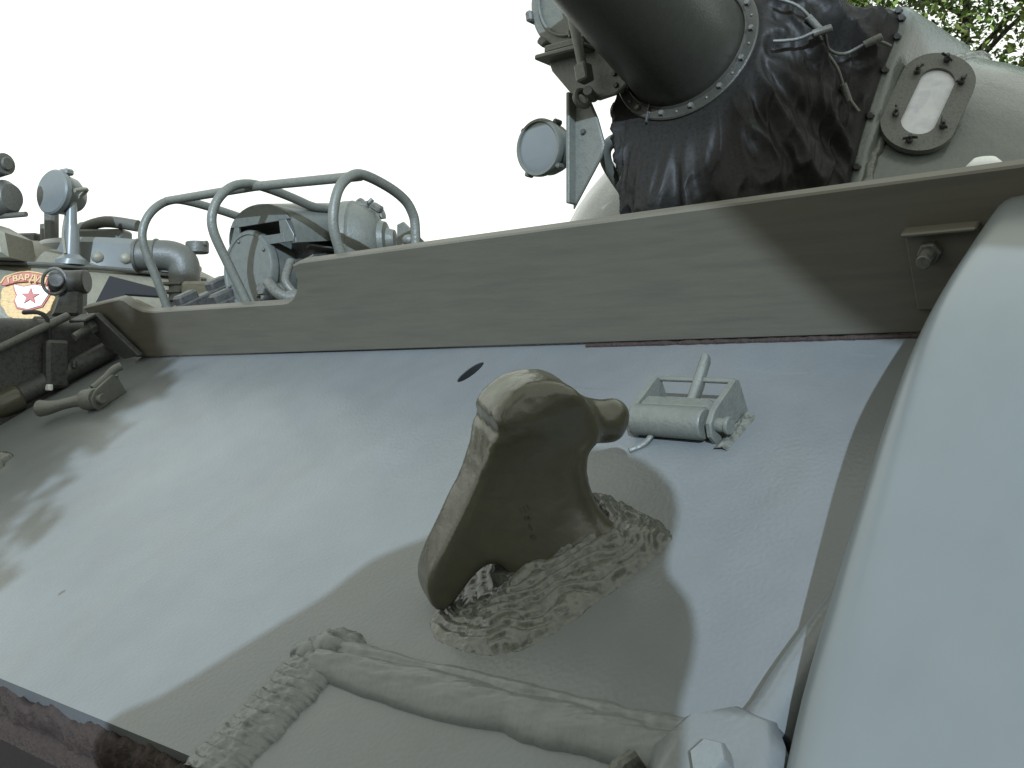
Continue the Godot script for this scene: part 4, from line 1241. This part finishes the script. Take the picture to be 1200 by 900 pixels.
# ---------------------------------------------------------------- the neighbouring tank
func far_tank():
	tank = thing("tank", "second tank parked on the left with a red and gold badge on its turret", "tank", Vector3(-4.4, 0, -2.0), "tanks parked side by side")
	var b := MB.new()
	b.box(Transform3D(Basis.IDENTITY, Vector3(-4.4, 1.0, -2.9)), Vector3(2.1, 0.75, 5.6), 0.03)
	part(b, "hull", M.far)
	b = MB.new()
	b.box(Transform3D(Basis(Vector3.RIGHT, deg_to_rad(-30.0)).rotated(Vector3.RIGHT, 0.0) * Basis(Vector3.RIGHT, deg_to_rad(60)), Vector3(-4.4, 1.08, 0.0)), Vector3(2.1, 0.06, 1.0), 0.01)
	part(b, "glacis_plate", M.far)
	for s in [-1.0, 1.0]:
		b = MB.new()
		b.box(Transform3D(Basis.IDENTITY, Vector3(-4.4 + s * 1.37, 1.30, -2.5)), Vector3(0.62, 0.16, 5.6), 0.03)
		part(b, "fender", M.fardark)
		b = MB.new()
		b.box(Transform3D(Basis.IDENTITY, Vector3(-4.4 + s * 1.37, 0.6, -2.5)), Vector3(0.58, 1.1, 5.6), 0.3)
		part(b, "track", M.rust)
	var c := Vector3(-4.35, 1.36, -1.25)
	var tu := put(dome(c, 1.29, 0.64, 2.8, 0.008, 101, 50, 130), "turret", M.far, tank)
	var n := func(az: float, h: float, off := 0.0) -> Vector3:       # point on the dome
		var r := 1.29 * pow(1.0 - pow(h, 2.8), 1.0 / 2.8)
		return c + Vector3((r + off) * sin(az), 0.64 * h + off * 0.3, (r + off) * cos(az))
	# grab rail
	b = MB.new()
	var pts := []
	for k in 12: pts.append(n.call(lerpf(0.75, 1.95, k / 11.0), 0.66, 0.03))
	b.tube(smooth_path(pts, 3), [0.011], 8)
	part(b, "grab_rail", M.fardark, tu)
	badge(tu, c)
	# commander's cupola: ring, bolts, hatch
	var q := Vector3(-3.62, 1.80, -1.35)
	b = MB.new()
	b.lathe(MB.frame(q, Vector3.UP), [Vector2(0, 0), Vector2(0.44, 0.0), Vector2(0.43, 0.05), Vector2(0.40, 0.13), Vector2(0.36, 0.16), Vector2(0, 0.17)], 40)
	var cu := part(b, "cupola", M.fender, tu, 30)
	for k in 9:
		b = MB.new()
		var a := -0.9 + k * 0.3
		b.ball(q + Vector3(sin(a + 0.9) * 0.425, 0.05, cos(a + 0.9) * 0.425), Vector3(0.03, 0.03, 0.03), 10)
		part(b, "bolt_head", M.far, cu, 80)
	b = MB.new()
	b.box(Transform3D(Basis(Vector3.UP, 0.6), q + Vector3(0.05, 0.2, 0.1)), Vector3(0.3, 0.06, 0.12), 0.012)
	b.tube(smooth_path([q + Vector3(-0.05, 0.24, 0.15), q + Vector3(0.1, 0.27, 0.1), q + Vector3(0.28, 0.24, 0.02)]), [0.03, 0.035, 0.03], 10)
	b.cyl(q + Vector3(-0.22, 0.16, 0.25), q + Vector3(-0.22, 0.27, 0.25), 0.03)
	part(b, "hatch_handle", M.fardark, cu)
	b = MB.new()
	b.box(Transform3D(Basis(Vector3.UP, 0.5), q + Vector3(-0.32, 0.18, 0.28)), Vector3(0.12, 0.09, 0.1), 0.01)
	b.box(Transform3D(Basis(Vector3.UP, 0.5), q + Vector3(-0.1, 0.24, 0.28)), Vector3(0.06, 0.2, 0.06), 0.012)
	part(b, "sight_block", M.fardark, cu)
	# searchlight on a post
	var p0 := Vector3(-3.28, 1.80, -0.95)
	b = MB.new()
	b.lathe(MB.frame(p0, Vector3.UP), [Vector2(0, 0), Vector2(0.075, 0.0), Vector2(0.07, 0.025), Vector2(0.04, 0.05), Vector2(0.034, 0.18), Vector2(0.026, 0.2), Vector2(0.024, 0.34), Vector2(0, 0.34)], 24)
	var po := part(b, "lamp_post", M.fender, tu)
	b = MB.new()
	var lc := p0 + Vector3(-0.05, 0.345, 0.06)
	var ax := Vector3(0.2, 0.08, 1).normalized()
	b.lathe(MB.frame(lc - ax * 0.14, ax), [Vector2(0, 0), Vector2(0.06, 0.0), Vector2(0.09, 0.05), Vector2(0.098, 0.12), Vector2(0.108, 0.125), Vector2(0.108, 0.15), Vector2(0.10, 0.158), Vector2(0, 0.162)], 36)
	b.box(Transform3D(Basis(Vector3.UP, 0.2), lc + Vector3(0.02, 0.10, -0.05)), Vector3(0.06, 0.03, 0.05), 0.008)
	part(b, "searchlight", M.fender, tu, 35, "round searchlight on a short post")
	b = MB.new()
	for s in [-1.0, 1.0]:
		b.tube(smooth_path([p0 + Vector3(0, 0.3, 0), p0 + Vector3(0.05 * s, 0.36, -0.05), lc + Vector3(0.12 * s, 0.0, -0.04)]), [0.01], 8)
	b.tube(smooth_path([lc + Vector3(0.02, -0.1, -0.05), lc + Vector3(0.05, -0.2, -0.02), p0 + Vector3(0.02, 0.05, 0.04)]), [0.008], 8)
	part(b, "yoke", M.far, po)
	# gun-side box and lamps at the frame's left edge
	b = MB.new()
	b.extrude(Transform3D(Basis(Vector3.UP, deg_to_rad(39)), Vector3(-3.42, 1.80, -0.62)), PackedVector2Array([Vector2(-0.35, 0.0), Vector2(-0.35, 0.17), Vector2(0.04, 0.17), Vector2(0.15, 0.11), Vector2(0.17, 0.0)]), 0.3, 0.02)
	part(b, "stowage_box", M.far, tu)
	b = MB.new()
	b.cyl(Vector3(-3.75, 2.18, -0.55), Vector3(-3.25, 2.225, -0.63), 0.05)
	b.cyl(Vector3(-3.25, 2.225, -0.63), Vector3(-3.235, 2.225, -0.635), 0.03)
	part(b, "periscope_tube", M.fardark, tu)
	b = MB.new()
	b.lathe(MB.frame(Vector3(-3.5, 2.07, -0.6), Vector3(1, 0.05, -0.3).normalized()), [Vector2(0, 0), Vector2(0.07, 0), Vector2(0.085, 0.05), Vector2(0.085, 0.2), Vector2(0.06, 0.24), Vector2(0, 0.25)], 28)
	b.cyl(Vector3(-3.5, 2.0, -0.6), Vector3(-3.16, 1.995, -0.68), 0.012)
	b.cyl(Vector3(-3.34, 1.9, -0.62), Vector3(-3.34, 2.02, -0.62), 0.02)
	part(b, "side_lamp", M.fardark, tu)
	# ventilator elbow with louvred box on the fender side
	b = MB.new()
	b.tube(smooth_path([Vector3(-2.63, 1.787, -0.90), Vector3(-2.57, 1.79, -0.95), Vector3(-2.515, 1.787, -1.0), Vector3(-2.475, 1.76, -1.03), Vector3(-2.466, 1.70, -1.035), Vector3(-2.466, 1.56, -1.035)]), [0.066], 20)
	var el := part(b, "ventilator_elbow", M.fardark, null, 60)
	b = MB.new()
	for k in 2: b.torus(Vector3(-2.62 + 0.06 * k, 1.788, -0.91 - 0.05 * k), Vector3(0.8, 0, -0.6), 0.067, 0.008, 24, 8)
	b.cyl(Vector3(-2.50, 1.81, -1.12), Vector3(-2.50, 1.86, -1.12), 0.05)
	b.cyl(Vector3(-2.47, 1.85, -1.12), Vector3(-2.44, 1.85, -1.13), 0.012)
	part(b, "elbow_band", M.fardark, el)
	b = MB.new()
	b.box(Transform3D(Basis(Vector3.UP, 0.5), Vector3(-2.38, 1.60, -1.06)), Vector3(0.13, 0.14, 0.12), 0.012)
	var lb := part(b, "louvre_box", M.far, null)
	for k in 4:
		b = MB.new()
		b.box(Transform3D(Basis(Vector3.UP, 0.5), Vector3(-2.47, 1.56 + 0.034 * k, -0.99)), Vector3(0.09, 0.014, 0.07), 0.004)
		part(b, "slat", M.fardark, lb)
	# dark folding shield on the deck with a shiny latch
	b = MB.new()
	b.extrude(Transform3D(Basis(Vector3.UP, deg_to_rad(39)), Vector3(-2.95, 1.50, -1.0)), PackedVector2Array([Vector2(-0.15, 0.0), Vector2(-0.03, 0.23), Vector2(0.2, 0.17), Vector2(0.2, 0.13), Vector2(0.05, 0.14), Vector2(0.08, 0.02), Vector2(0.02, 0.0)]), 0.05, 0.006)
	var sh := part(b, "folding_shield", M.black)
	b = MB.new()
	b.torus(Vector3(-2.86, 1.56, -0.93), Vector3(0.3, 0.2, 1), 0.035, 0.008, 20, 8, 1.5)
	part(b, "loop", M.white, sh)
	b = MB.new()
	b.tube(smooth_path([Vector3(-3.2, 1.53, -0.95), Vector3(-3.12, 1.57, -0.98), Vector3(-3.02, 1.58, -1.0)]), [0.02], 10)
	part(b, "bright_catch", M.steel, sh)
	b = MB.new()
	b.ball(Vector3(-2.98, 1.52, -0.87), Vector3(0.06, 0.06, 0.06), 16)
	part(b, "knob", M.fender)
	# gun pointing forwards
	b = MB.new()
	b.lathe(MB.frame(Vector3(-4.5, 1.75, -0.3), Vector3(-0.05, 0.12, 1).normalized()), [Vector2(0, 0), Vector2(0.15, 0), Vector2(0.13, 0.8), Vector2(0.085, 4.6), Vector2(0.05, 4.6), Vector2(0.05, 4.3), Vector2(0, 4.3)], 32)
	part(b, "gun_barrel", M.far)

func badge(tu: Node3D, c: Vector3):
	# guards badge: gold wreath, white flag with a red star, red scroll with raised letters
	var at := Vector3(-3.15, 1.61, -0.70)
	var N := Vector3(0.72, 0.25, 0.65).normalized()
	var U := (Vector3.UP - N * N.y).normalized()
	var R := U.cross(N)
	var T := Transform3D(Basis(R, U, N), at + N * 0.055)
	var pz := func(poly: Array, z: float, th := 0.008) -> MB:
		var b := MB.new()
		var o := PackedVector2Array()
		for q in poly: o.append(Vector2(q[0], q[1]) * 0.00088)
		b.extrude(Transform3D(T.basis, T * Vector3(0, 0, z)), o, th, 0.0015)
		return b
	var wr := []
	for k in 36:
		var a := TAU * k / 36.0
		var r := 128.0 * (1.0 + 0.035 * cos(a * 11.0))
		wr.append([cos(a) * r * 1.0, sin(a) * r * 1.0 - 8.0])
	var bd := put(pz.call(wr, 0.0).mesh(), "badge", M.gold, tu, "gold wreath badge with white flag, red star and lettered scroll")
	put(pz.call([[-70, 62], [-20, 50], [30, 62], [100, 50], [112, 10], [78, -60], [10, -82], [-45, -70], [-62, -30], [-52, 0], [-66, 30]], 0.006).mesh(), "flag_border", M.red, bd)
	put(pz.call([[-64, 55], [-18, 43], [32, 55], [94, 44], [104, 10], [72, -53], [10, -74], [-38, -63], [-54, -28], [-45, 0], [-58, 28]], 0.012).mesh(), "flag", M.flag, bd)
	var st := []
	for k in 10:
		var a := PI / 2 + TAU * k / 10.0
		var r := 48.0 if k % 2 == 0 else 19.0
		st.append([18 + cos(a) * r, -8 + sin(a) * r])
	put(pz.call(st, 0.017).mesh(), "star", M.red, bd)
	put(pz.call([[-125, 50], [-108, 92], [-50, 116], [0, 122], [50, 114], [100, 98], [92, 54], [50, 66], [0, 72], [-55, 66], [-108, 48]], 0.012).mesh(), "scroll", M.red, bd)
	put(pz.call([[-132, 60], [-112, 98], [-52, 122], [0, 129], [52, 121], [106, 104], [100, 98], [50, 113], [0, 121], [-50, 115], [-106, 91], [-124, 56]], 0.015).mesh(), "scroll_edge", M.gold, bd)
	put(pz.call([[112, 108], [128, 118], [132, 60], [126, 0], [108, 30], [100, 60]], 0.012).mesh(), "flag_tip", M.gold, bd)
	var word := "ГВАРДИЯ"
	for k in word.length():
		var tm := TextMesh.new()
		var sf := SystemFont.new()
		sf.font_names = PackedStringArray(["Droid Sans"])
		sf.font_weight = 700
		tm.font = sf; tm.text = word[k]; tm.font_size = 32; tm.pixel_size = 0.00128; tm.depth = 0.003
		var x := (k - 3) * 0.0242
		var mi := put(tm, "letter", M.gold, bd)
		mi.position += T * Vector3(x - 0.004, 0.081 - x * x * 2.5, 0.019)
		mi.basis = T.basis.rotated(N, -x * 3.2)

# ---------------------------------------------------------------- trees
func leaf_mesh() -> ArrayMesh:
	var b := MB.new()
	b.quad(Vector3(0, 0, -0.5), Vector3(0.28, 0.06, 0), Vector3(0, 0, 0.5), Vector3(-0.28, 0.06, 0))
	return b.mesh(80)
func crown(parent: Node3D, blobs: Array, count: int, size: float, col: Color, sd: int, tight := 1.0):
	var rng := RandomNumberGenerator.new()
	rng.seed = sd
	var mm := MultiMesh.new()
	mm.transform_format = MultiMesh.TRANSFORM_3D
	mm.use_colors = true
	mm.mesh = leaf_mesh()
	mm.instance_count = count
	var cl := []
	for bl_ in blobs:
		var k := int(bl_[2])
		for i in k:
			var d := Vector3(rng.randfn(), rng.randfn(), rng.randfn()).normalized()
			cl.append([bl_[0] + d * bl_[1] * pow(rng.randf(), 0.45), bl_[1] * rng.randf_range(0.16, 0.30) * tight, rng.randf_range(0.65, 1.25)])
	for i in count:
		var c: Array = cl[rng.randi() % cl.size()]
		var p: Vector3 = c[0] + Vector3(rng.randfn(), rng.randfn() * 0.7, rng.randfn()) * c[1]
		var s := size * rng.randf_range(0.6, 1.3)
		var bs := Basis(Vector3.UP, rng.randf() * TAU) * Basis(Vector3.RIGHT, rng.randfn() * 0.6) * Basis(Vector3.BACK, rng.randfn() * 0.5)
		mm.set_instance_transform(i, Transform3D(bs.scaled(Vector3.ONE * s), p - parent.position))
		var t: float = c[2] * rng.randf_range(0.8, 1.2)
		mm.set_instance_color(i, Color(col.r * t * rng.randf_range(0.85, 1.2), col.g * t, col.b * t))
	var mi := MultiMeshInstance3D.new()
	mi.name = "crown"
	mi.multimesh = mm
	mi.material_override = M.leaf
	mi.set_meta("kind", "stuff")
	parent.add_child(mi, true)
func tree(called: String, label: String, at: Vector3, h: float, r0: float, blobs: Array, count: int, size: float, col: Color, sd: int, cat := "tree", tight := 1.0):
	var t := thing(called, label, cat, at, "trees of the park")
	var b := MB.new()
	var rng := RandomNumberGenerator.new()
	rng.seed = sd + 5
	b.tube(smooth_path([at, at + Vector3(0.05, h * 0.35, 0), at + Vector3(-0.05, h * 0.7, 0.08), at + Vector3(0, h, 0)], 4), [r0 * 1.3, r0, r0 * 0.95, r0 * 0.9, r0 * 0.85, r0 * 0.8, r0 * 0.75, r0 * 0.7, r0 * 0.6, r0 * 0.5, r0 * 0.4, r0 * 0.3, r0 * 0.2], 12)
	put(b.mesh(60), "trunk", M.bark, t)
	for bl_ in blobs:
		for k in 3:
			b = MB.new()
			var p0 := at + Vector3(0, h * rng.randf_range(0.45, 0.85), 0)
			var p1: Vector3 = bl_[0] + Vector3(rng.randfn(), rng.randfn() * 0.5, rng.randfn()) * bl_[1] * 0.5
			b.tube(smooth_path([p0, p0.lerp(p1, 0.5) + Vector3(0, 0.15, 0), p1]), [r0 * 0.35, r0 * 0.32, r0 * 0.3, r0 * 0.26, r0 * 0.22, r0 * 0.2, r0 * 0.17, r0 * 0.15, r0 * 0.12, r0 * 0.1, r0 * 0.08, r0 * 0.06, r0 * 0.04], 7)
			put(b.mesh(60), "limb", M.bark, t)
	crown(t, blobs, count, size, col, sd, tight)
func trees():
	var gc := Color(0.10, 0.15, 0.04)
	var gc2 := Color(0.15, 0.20, 0.045)
	tree("tree", "leafy tree rising behind the turret at the top right corner", Vector3(-1.4, 0, -9.4), 6.0, 0.09, [[Vector3(-1.2, 5.9, -8.8), 1.9, 90], [Vector3(0.6, 4.9, -8.0), 1.6, 70], [Vector3(-2.9, 5.3, -8.0), 1.0, 50], [Vector3(-2.6, 5.9, -8.6), 0.9, 24]], 60000, 0.075, gc2, 201)
	tree("tree", "leafy tree in the park at the right behind the tank", Vector3(4.5, 0, -8.0), 5.5, 0.2, [[Vector3(4.3, 6.3, -8.0), 2.2, 60]], 5000, 0.16, gc, 202)
	# the trees in front whose shade falls on the turret and on the left of the plate
	tree("tree", "broad tree standing in front of the tanks on the right", Vector3(3.0, 0, 2.25), 3.6, 0.14, [[Vector3(3.64, 3.56, 3.753), 0.42, 600], [Vector3(3.80, 3.669, 3.553), 0.46, 500], [Vector3(4.215, 3.697, 3.272), 0.5, 500]], 30000, 0.12, gc, 203, "tree", 0.4)
	var lean: Node3D = get_node("tree_002")
	var lb := MB.new()
	lb.tube(smooth_path([Vector3(3.0, 1.6, 2.25), Vector3(2.985, 2.085, 2.23), Vector3(2.525, 2.43, 2.38), Vector3(1.942, 2.868, 2.57), Vector3(1.6, 3.3, 2.7)]), [0.14, 0.13, 0.125, 0.12, 0.12, 0.12, 0.12, 0.12, 0.12, 0.12, 0.12, 0.12, 0.12, 0.12, 0.11, 0.10, 0.09, 0.08, 0.07, 0.06], 20)
	put(lb.mesh(60), "leaning_limb", M.bark, lean)
	tree("shrub", "tall shrub in front of the two tanks on the left", Vector3(0.84, 0, 3.54), 1.8, 0.05, [[Vector3(0.82, 2.55, 3.54), 0.48, 400], [Vector3(0.80, 1.95, 3.57), 0.58, 500], [Vector3(0.80, 1.25, 3.57), 0.6, 400], [Vector3(0.82, 0.6, 3.57), 0.6, 300]], 26000, 0.10, gc, 204, "shrub", 0.4)

# ---------------------------------------------------------------- the person taking the picture
func photographer():
	var E1 := Vector3(0.839, 0, -0.545)
	var E2 := Vector3(-0.186, 0.940, -0.287)
	var q := func(e1: float, e2: float, t: float) -> Vector3: return E1 * e1 + E2 * e2 + SUN * t
	var head: Vector3 = q.call(0.300, 0.752, 2.62)
	var neck: Vector3 = q.call(0.28, 0.63, 2.64)
	var chest: Vector3 = q.call(0.14, 0.45, 2.68)
	var hip := Vector3(1.42, 0.88, 2.05)
	var shl: Vector3 = q.call(0.08, 0.655, 2.66)
	var shr: Vector3 = q.call(0.345, 0.62, 2.66)
	var ell: Vector3 = q.call(-0.2, 0.46, 2.5)
	var elr: Vector3 = q.call(0.33, 0.36, 2.5)
	var cam := Vector3(1.34, 1.234, 1.418) + Vector3(0.629, 0, 0.777) * 0.09
	var right := Vector3(0.777, 0, -0.629)
	var hl := cam - right * 0.07 + Vector3(0, -0.02, 0)
	var hr := cam + right * 0.045 + Vector3(0, -0.02, 0)
	var bones := [[head + Vector3(0, 0.02, 0), head - Vector3(0, 0.04, 0), 0.125, 0.10], [neck, head, 0.055, 0.05], [neck, chest, 0.07, 0.15], [chest, hip, 0.155, 0.15], [neck, shl, 0.06, 0.075], [neck, shr, 0.07, 0.082], [shl, ell, 0.075, 0.06], [ell, hl, 0.045, 0.028], [shr, elr, 0.075, 0.055], [elr, hr, 0.045, 0.028], [chest, ell, 0.12, 0.06], [ell, hip, 0.06, 0.13], [shl, head, 0.075, 0.11]]
	for s in [-1.0, 1.0]:
		var hp: Vector3 = hip + right * 0.09 * s
		var kn: Vector3 = hp + right * 0.05 * s + Vector3(-0.06, -0.42, -0.08)
		var an: Vector3 = Vector3(hp.x, 0.09, hp.z) + right * 0.08 * s
		bones.append([hp, kn, 0.09, 0.06]); bones.append([kn, an, 0.06, 0.042]); bones.append([an, an + Vector3(-0.13, -0.05, -0.16), 0.045, 0.035])
	var f := func(p: Vector3) -> float:
		var d := 1e3
		for b in bones:
			var e := cap(p, b[0], b[1], b[2], b[3])
			d = smin(d, e, 0.03) if absf(e - d) < 0.1 else minf(d, e)
		return d
	var o := thing("person", "person in dark clothes leaning to take a picture in front of the near tank", "person", Vector3(hip.x, 0, hip.z))
	put(nets(f, Vector3(0.85, -0.02, 1.35), Vector3(1.95, 1.95, 2.4), 0.024), "body", M.cloth, o)
